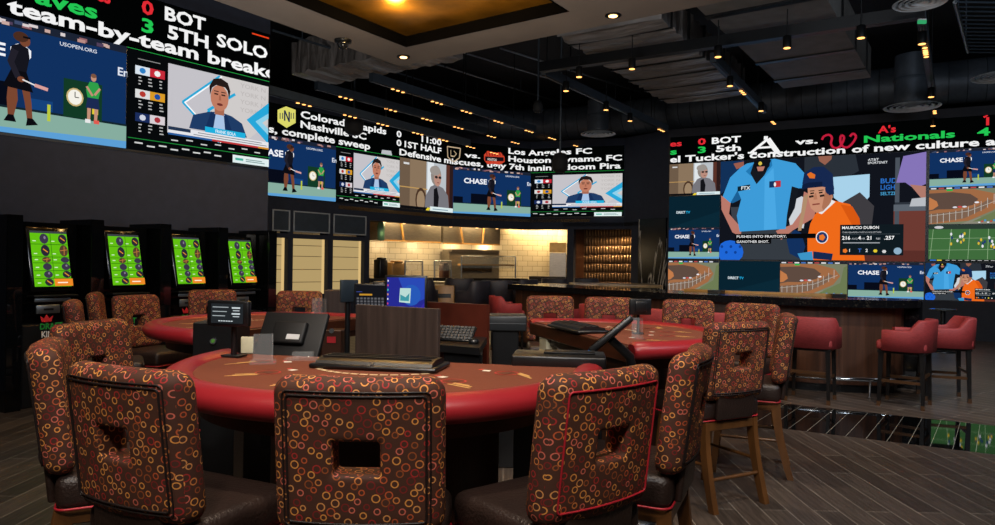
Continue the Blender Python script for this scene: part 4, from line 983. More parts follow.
# ------------------------------------------------------------------ betting kiosks
ku = Vector((math.cos(math.radians(55)), math.sin(math.radians(55)))); kn = Vector((ku.y, -ku.x))   # along the row, out of the wall
rk = math.atan2(ku.y, ku.x)
def make_kiosk():                                     # local x along the row, -y towards the room
    t = thing('betting_kiosk', 'x', 'kiosk')
    m = MB(); m.box((0, .28, .9), (.60, .36, 1.8), bevel=.01, seg=1); m.build('cabinet', M['slotblack'], t)
    m = MB(); m.box((0, .10, .40), (.58, .30, .80), bevel=.01, seg=1); m.build('lower_cabinet', M['black'], t)
    T = Matrix.Translation((0, .02, 1.44)) @ Matrix.Rotation(math.radians(-12), 4, 'X')
    m = MB(); m.box((0, .03, 0), (.42, .05, .66), T=T, bevel=.02, seg=3); h = m.build('screen_frame', M['slotblack'], t)
    wl = Wall2([(-.175, 0), (.175, 0)]); g = Pic(wl, 0, .35, -.28, .28, .001); pic_kiosk(g)
    for v in range(len(g.mb.v)): g.mb.v[v] = T @ g.mb.v[v]
    g.done('screen', t, 'bright green touch screen of sports tiles with an orange button')
    m = MB(); m.box((.0, -.03, 1.075), (.42, .14, .02), bevel=.004); m.build('shelf', M['blackmetal'], t)
    m = MB(); m.box((-.02, -.06, 1.035), (.34, .02, .035), bevel=.004); m.build('bill_acceptor', M['silver'], t)
    m = MB(); m.box((-.06, -.055, .945), (.22, .02, .085), bevel=.005); cr = m.build('card_reader', M['silver'], t)
    m = MB(); m.box((-.06, -.067, .945), (.09, .004, .02)); m.build('slot', M['black'], cr)
    g = Pic(Wall2([(-.25, -.052), (.25, -.052)]), 0, .5, .6, .9, 0)
    g.poly([(.27, .74), (.24, .94), (.31, .85), (.36, .99), (.41, .85), (.48, .94), (.45, .74)], '#c8202a')
    g.text('DRAFT', .24, .5, .2, '#1c9a3c', .02, .42); g.text('KINGS', .27, .24, .2, '#d8d8d8', .02, .36); g.text('SPORTSBOOK', .3, .13, .06, '#b8b8b8', .01, .3)
    g.done('logo', t, 'red crown over green and white lettering', M['print'])
    return t
kio = make_kiosk()
def make_divider():
    t = thing('kiosk_divider', 'x', 'panel')
    m = MB(); m.box((0, .18, .925), (.14, .58, 1.85), bevel=.004, seg=1); m.build('panel', M['slotblack'], t)
    m = MB(); m.box((0, -.113, 1.0), (.13, .006, 1.6)); m.build('glossy_front', mat('mirror_black', '#07090c', .03, metal=0, spec=1), t)
    return t
div = make_divider()
K0, K3 = D(52, 258, 6.95), D(243, 258, 8.98); kst = (K3-K0)/3
rk = math.atan2(kst.y, kst.x)
kl = ['kiosk with a bright green screen, first and largest at the left edge', 'kiosk with a bright green screen, second from the left edge', 'kiosk with a bright green screen, third from the left edge', 'kiosk with a bright green screen, last and farthest in the row']
for i in range(4):
    q = K0+kst*i
    if i == 0: kio.location = (q.x, q.y, 0); kio.rotation_euler = (0, 0, rk); kio['label'] = kl[0]; kio['group'] = 'betting kiosks'
    else: dup(kio, (q.x, q.y, 0), rk, kl[i], 'betting kiosks')
dl = ['tall black panel left of the first kiosk', 'tall black panel between the first and second kiosks', 'tall black panel between the second and third kiosks', 'tall black panel between the third and fourth kiosks', 'tall black panel closing the far end of the kiosk row']
for i in range(5):
    q = K0+kst*(i-.5)
    if i == 0: div.location = (q.x, q.y, 0); div.rotation_euler = (0, 0, rk); div['label'] = dl[0]; div['group'] = 'kiosk divider panels'
    else: dup(div, (q.x, q.y, 0), rk, dl[i], 'kiosk divider panels')
# ------------------------------------------------------------------ bar
BT = 1.10
front = [P(455, 281.5, BT).to_2d(), P(530, 285.8, BT).to_2d(), P(640, 292.2, BT).to_2d(), P(730, 296.0, BT).to_2d(), P(830, 299.2, BT).to_2d(), P(905, 300.5, BT).to_2d(), P(930, 299.5, BT).to_2d()]
front = [Vector((.2, 12.25)), Vector((.55, 11.75)), Vector((1.95, 9.6)), Vector((2.75, 8.75)), Vector((3.75, 8.08)), Vector((4.68, 7.98)), Vector((5.1, 8.45))]
def offs(pl, d):
    out = []
    for i, p in enumerate(pl):
        a = pl[max(i-1, 0)]; b = pl[min(i+1, len(pl)-1)]; t = (b-a).normalized(); n = Vector((-t.y, t.x)); out.append(p+n*d)
    return out
fr = smoothpl(front)
def band(o0, o1, z0, z1):
    m = MB(); A = offs(fr, o0); B = offs(fr, o1)
    for i in range(len(fr)-1): m.prism([(A[i].x, A[i].y), (A[i+1].x, A[i+1].y), (B[i+1].x, B[i+1].y), (B[i].x, B[i].y)], z0, z1)
    return m
bar_ = thing('bar_counter', 'long curved bar with black granite top and dark wood front', 'bar', (0, 0, 0))
band(-.02, 1.0, BT-.035, BT).build('countertop', M['granite'], bar_); band(-.02, .02, BT-.09, BT-.036).build('granite_edge', M['granite'], bar_)
band(.16, .30, .10, BT-.036).build('front_panel', M['barwood'], bar_); band(.22, .3, 0, .1).build('kick_plate', M['black'], bar_)
band(.92, .98, .0, BT-.04).build('inner_panel', M['blackmetal'], bar_)
m = MB(); rp = [Vector((q.x, q.y, .19)) for q in offs(fr, -.0)][12:]; m.tube(rp, .025, 8); rail = m.build('foot_rail', M['chrome'], bar_)
rq = offs(fr, .0); rw = offs(fr, .2)
for i in (14, 18, 22):
    m = MB(); m.tube([(rw[i].x, rw[i].y, .19), (rq[i].x, rq[i].y, .19)], .012, 8); m.cyl((rq[i].x, rq[i].y, 0), (rq[i].x, rq[i].y, .19), .014, n=8); m.build('rail_bracket', M['chrome'], rail)
e1, e2 = fr[-1], offs(fr, 1.0)[-1]
m = MB(); m.prism([(e1.x, e1.y), (e1.x+.05, e1.y+.02), (e2.x+.05, e2.y+.02), (e2.x, e2.y)], 0.0, BT-.03); m.build('granite_end', M['granite'], bar_)
e = offs(fr, .93); m = MB()
for i in range(8, len(fr)-1): m.prism([(e[i].x, e[i].y), (e[i+1].x, e[i+1].y), (offs(fr, 1.0)[i+1].x, offs(fr, 1.0)[i+1].y), (offs(fr, 1.0)[i].x, offs(fr, 1.0)[i].y)], BT+.001, BT+.03)
m.build('service_ledge', M['rimtan'], bar_)
# items on bar far side: rubber mats and a low menu sign
def mat_on_bar(x0, x1, o, label, i):
    k = i; A = offs(fr, o); B = offs(fr, o+.14)
    m = MB(); m.prism([(A[k].x, A[k].y), (A[k+1].x, A[k+1].y), (B[k+1].x, B[k+1].y), (B[k].x, B[k].y)], BT+.002, BT+.035); ob = m.build('bar_mat', M['black'], None); tag(ob, label, 'bar mat')
mat_on_bar(0, 0, .7, 'flat black rubber bar mat on the bar below the racing picture', 10)
mat_on_bar(0, 0, .7, 'flat black rubber bar mat near the right end of the bar', 17)
# ------------------------------------------------------------------ red bar stools
def shell(z0, z1b, z1a, th=.06):
    m = MB(); n = 28; outer = []; inner = []
    for k in range(n+1):
        t = math.radians(-35+250*k/n); x, y = math.cos(t), math.sin(t)       # opens towards +y
        e = 2.8; f = 1/((abs(x)**e+abs(y)**e)**(1/e)); x, y = x*f*.30, -y*f*.28
        outer.append((x, y)); inner.append((x*(1-th/.30), y*(1-th/.28)))
    R = []
    for (ox, oy), (ix, iy), k in zip(outer, inner, range(n+1)):
        w = abs(k-n/2)/(n/2); s = 1 if w < .42 else (0 if w > .60 else (.60-w)/.18); s = s*s*(3-2*s); zt = z1a+(z1b-z1a)*s
        fl = 1.0+.05*s
        R.append([Vector((ox, oy, z0)), Vector((ox*fl, oy*fl, zt-.02)), Vector((ox*fl*.98, oy*fl*.98, zt-.004)), Vector((ix*fl*1.03, iy*fl*1.03, zt)), Vector((ix*fl, iy*fl, zt-.02)), Vector((ix, iy, z0))])
    m.rings(R, True, True); return m
def make_tub():
    t = thing('bar_stool', 'x', 'stool')
    shell(.595, .93, .815).build('backrest', M['redup'], t)
    m = MB(); m.box((0, 0, .65), (.49, .47, .10), bevel=.03, seg=3); m.build('seat', M['redup'], t)
    m = MB(); m.box((0, 0, .58), (.46, .44, .03)); m.build('seat_frame', M['stoolwood'], t)
    for sx in (-1, 1):
        for sy in (-1, 1):
            m = MB(); m.sweep([(sx*.215, sy*.205, 0), (sx*.2, sy*.19, .58)], [.03, .045], [.03, .045]); l = m.build('leg', M['stoolwood'], t)
            m = MB(); m.sweep([(sx*.2155, sy*.2055, 0.0), (sx*.213, sy*.203, .05)], .036, .036); m.build('foot_cap', M['brass'], l)
    for sx in (-1, 1):
        m = MB(); m.box((sx*.205, 0, .27), (.02, .38, .03)); m.build('stretcher', M['brass'], t)
    for sy, z in ((-1, .33), (1, .24)):
        m = MB(); m.box((0, sy*.197, z), (.40, .02, .03)); m.build('stretcher', M['brass'], t)
    return t
tub = make_tub(); GB = 'red low-backed stools along the bar'
lab = ['red bar stool nearest the patterned edge-on stool, its arm dipping to the right', 'red bar stool nearest us at the right end of the bar, arm dipping left', 'red bar stool partly hidden behind the front right one', 
       'red bar stool at the left end of the bar, left of the farthest patterned stool', 'red bar stool glimpsed between the two farthest patterned stools', 'red bar stool glimpsed left of the small rear-facing display', 'red bar stool glimpsed right of the small rear-facing display', 'red bar stool glimpsed between patterned stools right of the right card table', 'red bar stool behind the one at the left end of the bar']
for i, (x, y, yaw) in enumerate(((3.47, 7.72, 34), (4.38, 7.5, -50), (5.06, 7.92, -70), (.17, 11.6, 75), (.95, 10.3, 40), (1.45, 9.5, 40), (2.1, 8.75, 40), (2.62, 8.25, 30))):
    if i == 8: x, y = .50, 10.95
    if i == 0: tub.location = (x, y, 0); tub.rotation_euler = (0, 0, -math.radians(yaw)); tub['label'] = lab[0]; tub['group'] = GB
    else: dup(tub, (x, y, 0), -math.radians(yaw), lab[i], GB)
# cafe table behind the bar end
q = P(943, 309, .76); t = thing('cafe_table', 'small round table with a glossy top beyond the right end of the bar', 'table', (q.x, q.y, 0))
m = MB(); m.lathe([(.2, .73), (.22, .745), (.2, .76)], n=32); m.build('tabletop', mat('gloss_top', '#3a3a36', .08), t); m = MB(); m.cyl((0, 0, .02), (0, 0, .73), .04); m.build('column', M['black'], t); m = MB(); m.lathe([(.26, 0), (.26, .02), (.04, .04)]); m.build('base', M['black'], t)
# ------------------------------------------------------------------ dining area in front of the kitchen
def make_dark_chair():
    t = thing('dining_stool', 'x', 'chair')
    shell(.68, 1.16, .98).build('backrest', M['darkleather'], t)
    m = MB(); m.box((0, .03, .70), (.46, .44, .1), bevel=.03); m.build('seat', M['darkleather'], t)
    for sx in (-1, 1):
        for sy in (-1, 1): m = MB(); m.sweep([(sx*.22, sy*.2, 0), (sx*.18, sy*.17, .66)], .035, .035); m.build('leg', M['stoolwood'], t)
    return t
dch = make_dark_chair(); GD = 'dark leather high chairs in front of the kitchen'
dl = ['dark high chair left of the sneeze guard, back turned to us', 'dark high chair below the sneeze guard with its side turned to us', 'broad dark high chair in the middle below the kitchen counter', 'dark high chair with a curved arm right of the broad middle one', 'dark high chair just right of the blue monitor', 'dark high chair below the woven screen', 'dark high chair below the tiled wall']
for i, (x, top, d, yaw) in enumerate(((460, 281, 13.9, 0), (472, 284, 12.2, -60), (497, 282.5, 12.8, 0), (521, 281.5, 13.7, -50), (421, 285, 12.6, 10), (585, 279.5, 15.8, 0), (556, 279.5, 15.2, 20))):
    q = D(x, top, d)
    if i == 0: dch.location = (q.x, q.y, 0); dch['label'] = dl[0]; dch['group'] = GD
    else: dup(dch, (q.x, q.y, 0), -math.radians(yaw), dl[i], GD)
def high_table(x0, x1, d, z, label, m_, dep=.8):
    a, b = D(x0, 280, d), D(x1, 280, d); t = thing('high_table', label, 'table', ((a.x+b.x)/2, d, 0)); w = b.x-a.x
    m = MB(); m.box((0, 0, z-.03), (w, dep, .06), bevel=.01); m.build('tabletop', m_, t)
    for sx in (-1, 1): m = MB(); m.box((sx*w*.42, 0, (z-.06)/2), (.08, dep*.7, z-.06)); m.build('leg', M['black'], t)
    return t
high_table(432, 506, 15.0, 1.06, 'long dark high table in front of the sneeze guard', M['tan'])
high_table(572, 655, 13.6, 1.10, 'high table with a tan stone top below the marble panel', M['tan'], 1.2)
high_table(532, 568, 14.2, 1.06, 'short tan topped high table below the tiled kitchen wall', M['rimtan'])
t = thing('storage_crate', 'brown wooden crate box beside the blue monitor, below the kitchen counter', 'crate', (*D(444, 290, 13.6).to_2d(), 0)); e = D(444, 285, 13.6)
m = MB(); m.box((0, 0, e.z/2), (.42, .4, e.z), bevel=.01); m.build('body', M['rimtan'], t); m = MB(); m.box((0, -.205, e.z-.2), (.3, .01, .08)); m.build('opening', M['black'], t)
# ------------------------------------------------------------------ kitchen behind the long opening
M['subway'] = tilemat('subway_tile', '#cfc3a6', '#d9ceb2', '#a09274', .32, .155, .006, .25)
KW = Wall2([(q.x, q.y) for q in (CW.at(s_k0-1.2, 0, -2.3), CW.at(CW.L[1]-.2, 0, -2.3), CW.at(CW.L[2]+.3, 0, -2.1), CW.at(s_k1+.5, 0, -2.1))])
def wall_uv(w, s0, s1, z0, z1, name, m_):
    m = MB(); ss = [s0]+[x for x in w.L if s0 < x < s1]+[s1]; uvs = []
    for a, b in zip(ss, ss[1:]):
        m.add([w.at(a, z0), w.at(b-1e-4, z0), w.at(b-1e-4, z1), w.at(a, z1), w.at(a, z0, -.1), w.at(b-1e-4, z0, -.1), w.at(b-1e-4, z1, -.1), w.at(a, z1, -.1)], [[0, 1, 2, 3], [7, 6, 5, 4], [3, 2, 6, 7]])
        for _ in range(3): uvs.append([(a, z0), (b, z0), (b, z1), (a, z1)])
    o = m.build(name, m_); me = o.data; L = me.uv_layers[0]
    for p_, uv in zip(me.polygons, uvs):
        for li in p_.loop_indices:
            v = me.vertices[me.loops[li].vertex_index].co; k = 0
            # arclength of the vertex
            for a, b in zip(ss, ss[1:]):
                qa, qb = w.at(a, 0).to_2d(), w.at(b-1e-4, 0).to_2d(); d = (qb-qa).normalized(); tt = (v.to_2d()-qa).dot(d)
                if -.2 <= tt <= (qb-qa).length+.2 and abs((v.to_2d()-qa).dot(Vector((-d.y, d.x)))) < .15: k = a+tt; break
            L.data[li].uv = (k, v.z)
    return tag(o, kind='structure')
wall_uv(KW, 0, KW.L[-1], 0, 3.0, 'wall_kitchen', M['subway'])
m = MB(); wallbody(CW, s_k0-.9, s_k1+.6, 2.62, 2.7, 2.6, m); o = struct('ceiling', m, M['kitchenside'])
def kmap(x, y, off): # point in kitchen at offset behind facade
    w = Wall2([(q.x, q.y) for q in [CW.at(s, 0, -off) for s in (s_k0-.8, CW.L[1]-.01*off, CW.L[2], s_k1+.4)]]); s = w.s_of(x, y); q = w.at(s, 0)
    return Vector((q.x, q.y, HC-ray(x, y)[1]*q.y)), w, s
def kbox(x0, y0, x1, y1, off, dep, m_, bevel=0, mb=None):
    a, w, sa = kmap(x0, (y0+y1)/2, off); b, _, sb = kmap(x1, (y0+y1)/2, off)
    zt = kmap((x0+x1)/2, y0, off)[0].z; zb = kmap((x0+x1)/2, y1, off)[0].z
    c = (a+b)/2; L = (b-a).to_2d().length; rz = math.atan2(b.y-a.y, b.x-a.x); n = Vector((-math.sin(rz), math.cos(rz)))
    mb = mb or MB(); mb.box((c.x+n.x*dep/2, c.y+n.y*dep/2, (zt+zb)/2), (L, dep, zt-zb), rz=rz, bevel=bevel); return mb
t = thing('kitchen_counter', 'steel kitchen counter running inside the long opening', 'counter')
m = MB(); kbox(371, 278.0, 452, 280.0, .35, .6, None, mb=m); kbox(452, 278.4, 528, 280.3, .35, .6, None, mb=m); kbox(529, 276.5, 566, 279.5, .4, .6, None, mb=m); m.build('worktop', mat('dark_worktop', '#2a2620', .25), t)
m = MB(); kbox(371, 280.0, 452, 320, .45, .4, None, mb=m); kbox(452, 280.4, 528, 322, .45, .4, None, mb=m); kbox(529, 279.5, 566, 322, .5, .4, None, mb=m); m.build('base_cabinet', M['blackmetal'], t)
for x0, x1, y0, y1, lb in ((384, 441, 222.5, 241.0, 'steel extractor hood with slanted ribs in the left half of the kitchen'), (443.5, 500, 226.5, 243.5, 'steel extractor hood above the ovens in the right half of the kitchen')):
    t = thing('extractor_hood', lb, 'hood'); kbox(x0, y0, x1, y1, 1.1, 1.1, None).build('canopy', M['steel'], t)
    m = MB(); kbox(x0, y1-.2, x1, y1+1.2, 1.07, .05, None, mb=m); m.build('rim', M['rimtan'], t)
    for f_ in (.3, .72):
        m = MB(); a = kmap(x0+(x1-x0)*f_, y0, 1.02)[0]; b = kmap(x0+(x1-x0)*(f_-.03 if f_ > .5 else f_+.05), y1, 1.02)[0]; m.tube([a, b], .03, 6); m.build('support_strap', M['rimtan'], t)
t = thing('pizza_oven', 'wide steel oven below the right extractor hood', 'oven'); kbox(449, 252, 499, 278, 1.3, .8, None).build('body', M['steel'], t)
kbox(452, 249.8, 499.5, 252.2, 1.25, .9, None).build('top_plate', M['steel'], t); kbox(461, 264, 492, 271, 1.27, .03, None).build('door', mat('dark_oven_glass', '#1c150e', .15), t)
t = thing('wall_fridge', 'upright steel refrigerator at the right end of the kitchen', 'refrigerator'); kbox(549.5, 253, 566, 278.5, 1.5, .5, None).build('body', M['steel'], t); kbox(549.5, 242.5, 566, 252.2, 1.5, .5, None).build('top_unit', mat('bronze_steel', '#8a6a38', .3, metal=.7), t)
def guard(x0, x1, y0, y1, lb, shelf=None):
    t = thing('sneeze_guard', lb, 'sneeze guard')
    for x in (x0, x1):
        m = MB(); a = kmap(x, y0, .45)[0]; b = kmap(x, y1, .45)[0]; m.tube([a, b], .022, 8); m.build('post', M['silver'], t)
    m = MB(); m.tube([kmap(x0, y0, .45)[0], kmap(x1, y0, .45)[0]], .018, 8); m.build('top_rail', M['silver'], t)
    kbox(x0+1, y0+.5, x1-1, (y0+y1)/2+1, .44, .01, None).build('glass_panel', M['glass'], t)
    if shelf: kbox(x0+1, shelf-.8, x1-1, shelf+.8, .45, .3, None).build('heated_shelf', M['rimtan'], t)
    return t
guard(405, 422.5, 261, 277.5, 'left small sneeze guard on the kitchen counter'); guard(434.5, 451, 261, 278, 'middle sneeze guard on the kitchen counter'); guard(461.5, 515.5, 256.5, 278, 'wide sneeze guard with a glowing shelf on the kitchen counter', 265)
for x, y, w_, h_, lb, m_ in ((384, 263, 8, 11, 'black cash register at the left of the kitchen counter', 'black'), (399, 266, 13, 11, 'tan cardboard box on the kitchen counter left of the sneeze guard', 'rimtan'), (446, 268, 7, 11, 'brown jar on the kitchen counter near the oven', 'darkwood'), (443, 259, 4, 6, 'small black device hanging by the oven', 'black')):
    t = thing('cash_register' if 'register' in lb else 'counter_item', lb, lb.split()[1] if 'register' not in lb else 'cash register')
    if 'register' in lb: t['category'] = 'cash register'
    if 'box' in lb: t.name = 'cardboard_box'; t['category'] = 'box'
    if 'jar' in lb: t.name = 'jar'; t['category'] = 'jar'
    if 'device' in lb: t.name = 'wall_phone'; t['category'] = 'phone'
    off = .55 if y > 261 else 2.0
    kbox(x-w_/2, y-h_/2+2, x+w_/2, 278.2 if y > 261 else y+3, off, .25, None, .03).build('body', M[m_], t)
    kbox(x-w_/3, y-h_/2, x+w_/3, y-h_/2+2.4, off, .18, None, .02).build('top', M[m_], t)
m = MB(); a, _, _ = kmap(381, 232, .9); m.lathe([(.02, -.22), (.09, -.2), (.1, .15), (.05, .3), (.02, .32)], a, 14); o = m.build('glass_bottle_lamp', mat('green_glass', '#5d8c74', .2), None); tag(o, 'pale green hanging glass lamp at the left of the kitchen', 'lamp')
for i, x in enumerate((384.5, 404, 429, 451, 477, 497, 523)):
    a, _, _ = kmap(x, 224, .15); t = thing('downlight', 'x', 'light', (a.x, a.y, 2.42), 0, 'downlights in the head of the kitchen opening'); t['label'] = 'small warm downlight above the kitchen opening, ' + ['leftmost', 'second from left', 'third from left', 'fourth from left, middle one', 'third from right', 'second from right', 'rightmost'][i]
    m = MB(); m.lathe([(.05, -.012), (.05, .0)], n=12); m.build('trim_ring', M['white'], t); m = MB(); m.lathe([(.035, -.016), (.035, -.012)], n=12); m.build('lamp', M['lamp'], t)
    l = bpy.data.lights.new('kitchen_spot', 'SPOT'); l.energy = 26; l.color = (1, .68, .34); l.spot_size = 2.3; l.spot_blend = .8; l.shadow_soft_size = .05; ob = bpy.data.objects.new('kitchen_spot', l); COL.objects.link(ob); b = kmap(x, 224, .6)[0]; ob.location = (b.x, b.y, 2.38)
for x in (400, 440, 478, 520, 550):
    l = bpy.data.lights.new('kitchen_area', 'AREA'); l.energy = 40; l.color = (1, .72, .36); l.size = .8; ob = bpy.data.objects.new('kitchen_area', l); COL.objects.link(ob); b = kmap(x, 224, 1.9 if x > 500 else .95)[0]; ob.location = (b.x, b.y, 2.58)
# niche with woven metal screen
mm, nt, bb = newmat('woven_metal'); uvn = N(nt, 'ShaderNodeUVMap'); mp = N(nt, 'ShaderNodeMapping'); mp.inputs[3].default_value = (1/.085, 1/.25, 1); nt.links.new(uvn.outputs[0], mp.inputs[0])
sx_ = N(nt, 'ShaderNodeSeparateXYZ'); nt.links.new(mp.outputs[0], sx_.inputs[0])
fx = math_(nt, 'FRACT', sx_.outputs[0]); fz = math_(nt, 'FRACT', sx_.outputs[1])
hx = math_(nt, 'SINE', math_(nt, 'MULTIPLY', fx, math.pi)); hz = math_(nt, 'SINE', math_(nt, 'MULTIPLY', fz, math.pi)); hh = math_(nt, 'MULTIPLY', hx, hz)
bp = N(nt, 'ShaderNodeBump'); bp.inputs['Strength'].default_value = 1; bp.inputs['Distance'].default_value = .06; nt.links.new(hh, bp.inputs['Height']); nt.links.new(bp.outputs[0], bb.inputs['Normal'])
mx = N(nt, 'ShaderNodeMixRGB'); mx.inputs[1].default_value = (*lin('#4a3422'), 1); mx.inputs[2].default_value = (*lin('#a88660'), 1); nt.links.new(hh, mx.inputs[0]); nt.links.new(mx.outputs[0], bb.inputs['Base Color']); bb.inputs['Roughness'].default_value = .4; bb.inputs['Metallic'].default_value = .5
NW = Wall2([(q.x, q.y) for q in (CW.at(s_n0-.1, 0, -.9), CW.at(CW.L[3]-.01, 0, -.9), CW.at(s_n1+.7, 0, -.7))])
NW = Wall2([(q.x, q.y) for q in (CW.at(s_n0-.1, 0, -.9), CW.at(CW.L[3]+.6, 0, -1.1))]); 
wall_uv(NW, 0, NW.L[-1], 0, 2.8, 'wall_niche', mm)
m = MB(); wallbody(CW, s_n0-.3, s_n1+.4, 2.5, 2.6, 1.6, m); struct('ceiling', m, M['blackpaint'])
p1, p2 = CW.at(s_n0, 0, -.3), CW.at(s_n0, 0, -.95); m = MB(); m.prism([(p1.x, p1.y), (p1.x-.04, p1.y), (p2.x+.12, p2.y), (p2.x+.16, p2.y)], 0, 2.5); struct('trim_3', m, M['barwood'])
for i, x in enumerate((593.5, 608, 622)):
    s_ = CW.s_of(x, 229); a = CW.at(s_, 0, -.45); t = thing('downlight', 'warm downlight over the woven metal screen, '+['left', 'middle', 'right'][i]+' one of three', 'light', (a.x, a.y, 2.5), 0, 'downlights over the woven screen')
    m = MB(); m.lathe([(.06, -.03), (.06, .0)], n=12); m.build('trim_ring', M['white'], t); m = MB(); m.lathe([(.045, -.036), (.045, -.031)], n=12); m.build('lamp', M['lamp'], t)
    l = bpy.data.lights.new('niche_spot', 'SPOT'); l.energy = 45 if i else 25; l.color = (1, .66, .34); l.spot_size = 2.0; l.spot_blend = .7; l.shadow_soft_size = .04; ob = bpy.data.objects.new('niche_spot', l); COL.objects.link(ob); ob.location = (a.x, a.y, 2.44)

for x, y in ((392, 244), (420, 244), (455, 247), (486, 248)):
    b = kmap(x, y, 1.5)[0]; l = bpy.data.lights.new('hood_fill', 'POINT'); l.energy = 24; l.color = (1, .74, .42); l.shadow_soft_size = .2; ob = bpy.data.objects.new('hood_fill', l); COL.objects.link(ob); ob.location = b  # added fill under the hoods to brighten the tiled wall
# ------------------------------------------------------------------ soffit with gold coffer
ZS = 4.6; Co = P(400, 66, ZS).to_2d()
def uv2(u, v): q = Co+U*u+V*v; return (q.x, q.y)
Ci = P(406, 47, ZS).to_2d(); iu, iv = (Ci-Co).dot(U), (Ci-Co).dot(V); Ck = P(570, 12, ZS).to_2d(); iv2 = (Ck-Co).dot(V)
m = MB(); TH = .21
def q4(u0, u1, v0, v1, z0, z1, m): m.prism([uv2(u0, v0), uv2(u1, v0), uv2(u1, v1), uv2(u0, v1)], z0, z1)
q4(iu, 0, 0, 5.9, ZS, ZS+TH, m); q4(-13, iu, 0, iv, ZS, ZS+TH, m); q4(-13, iu, iv2, 5.9, ZS, ZS+TH, m); q4(-13, iu-6, iv, iv2, ZS, ZS+TH, m)
struct('trim_4', m, M['soffit'])
m = MB(); e = .02
q4(iu-6, iu, iv, iv+e, ZS-.004, ZS+TH, m); q4(iu-6, iu, iv2-e, iv2, ZS-.004, ZS+TH, m); q4(iu-e, iu, iv+e, iv2-e, ZS-.004, ZS+TH, m); q4(iu-6, iu-6+e, iv+e, iv2-e, ZS-.004, ZS+TH, m)
struct('trim_5', m, M['fascia'])
m = MB(); q4(iu-6, iu, iv, iv2, ZS+TH-.06, ZS+TH, m); struct('trim_6', m, M['gold'])
def light(kind, name, loc, e, col, size=.1, target=None, spot=None, blend=.5):
    l = bpy.data.lights.new(name, kind); l.energy = e; l.color = col
    if kind == 'AREA': l.shape = 'DISK'; l.size = size
    else: l.shadow_soft_size = size
    if spot: l.spot_size = math.radians(spot); l.spot_blend = blend
    ob = bpy.data.objects.new(name, l); COL.objects.link(ob); ob.location = loc
    if target is not None: ob.rotation_euler = (Vector(target)-Vector(loc)).to_track_quat('-Z', 'Y').to_euler()
    return ob
# added point fills just under the coffer, brightening the gold leaf
for u, v in ((iu-1.0, iv+.7), (iu-.9, iv2-.8), (iu-2.2, iv+1.4), (iu-3.0, iv2-.9)):
    q = uv2(u, v); light('POINT', 'coffer_fill', (q[0], q[1], ZS-.02), 40, (1, .62, .2), .12)
# soffit downlights and camera dome
def downlight(x, y, label, group='downlights in the grey soffit'):
    q = P(x, y, ZS); t = thing('recessed_downlight', label, 'light', (q.x, q.y, ZS), 0, group)
    m = MB(); m.lathe([(.10, -.012), (.085, -.012), (.10, .0)], n=20); m.build('trim_ring', M['blackmetal'], t); m = MB(); m.lathe([(.055, -.018), (.055, -.0125)], n=16); m.build('lamp', M['lamp'], t); return q
downlight(403.5, 56.5, 'square-trimmed warm downlight at the corner of the grey soffit'); downlight(613, 15, 'warm downlight on the right arm of the grey soffit')
q = P(343, 40, ZS); t = thing('security_camera', 'dark dome security camera under the left arm of the soffit', 'camera', (q.x, q.y, ZS))
m = MB(); m.lathe([(.12, 0), (.12, -.03), (.09, -.045)], n=20); m.build('mount', M['blackmetal'], t); m = MB(); m.lathe([(.08, -.04), (.078, -.08), (.05, -.12), (.01, -.135)], n=20); m.build('dome', mat('smoked_dome', '#1a1c20', .05), t)
# ------------------------------------------------------------------ ducts
def boxduct(name, p, q, w, h, label, m_, seams=0, taper=0):
    p, q = Vector(p), Vector(q); d = (q-p); L = d.length; rz = math.atan2(d.y, d.x); t = thing(name, label, 'duct', (p.x, p.y, p.z), rz)
    b = MB(); n = max(2, int(L/.12)); rr = random.Random(11); R = []
    for i in range(n+1):
        x = L*i/n; sag = (.05*math.sin(i*1.9)+rr.uniform(-.03, .03)) if 'foil' in label else 0
        bulge = .04*abs(math.sin(i*.55)) if 'foil' in label else 0
        ring = []; ww = 1+(rr.uniform(-.05, .02) if 'foil' in label else 0)
        for k, (yy, zz) in enumerate(((-1, 0), (-.6, -.35), (0, -.5), (.6, -.35), (1, 0), (1, 1), (-1, 1)) if 'foil' in label else ((-1, 0), (1, 0), (1, 1), (-1, 1))):
            z = zz*h if zz > 0 else (zz*bulge*1.5+sag*.5)
            ring.append((x+(rr.uniform(-.03, .03) if 'foil' in label else 0), yy*w/2*ww, z*(ww if z > 0 else 1)))
        R.append(ring)
    b.rings(R, False, True); b.build('wrap' if 'foil' in label else 'duct_body', m_, t)
    for k in range(seams):
        m = MB(); m.box((L*(k+.5)/seams, 0, h/2), (.035 if 'foil' in label else .13, w+.03, h+.05)); m.build('band', M['blackmetal'], t)
    return t
a, b, c = P(557, 37, 5.0), P(666, 103, 5.0), P(746, 94, 5.0); w = (c-b).length; mid0 = a+(c-b)*.5; mid1 = (b+c)/2
boxduct('wrapped_duct', mid0, mid1, w, .5, 'large foil wrapped rectangular duct in the middle of the ceiling', M['foil'], 6)
a, b = P(783, 88, 5.0), P(871, 78, 5.0); w = (b-a).length; md = (a+b)/2; st = md-Vector((U.x, U.y, 0))*5.4
boxduct('rectangular_duct', st, md, w, .55, 'grey panelled rectangular duct at the right of the ceiling', M['ductgrey'], 4)
a = P(300, 80, 5.0); a.x += .2; bq = a+Vector((V.x, V.y, 0))*3.4
boxduct('wrapped_duct', a, bq, .95, .62, 'foil wrapped duct emerging above the left arm of the soffit', M['foil'], 0)
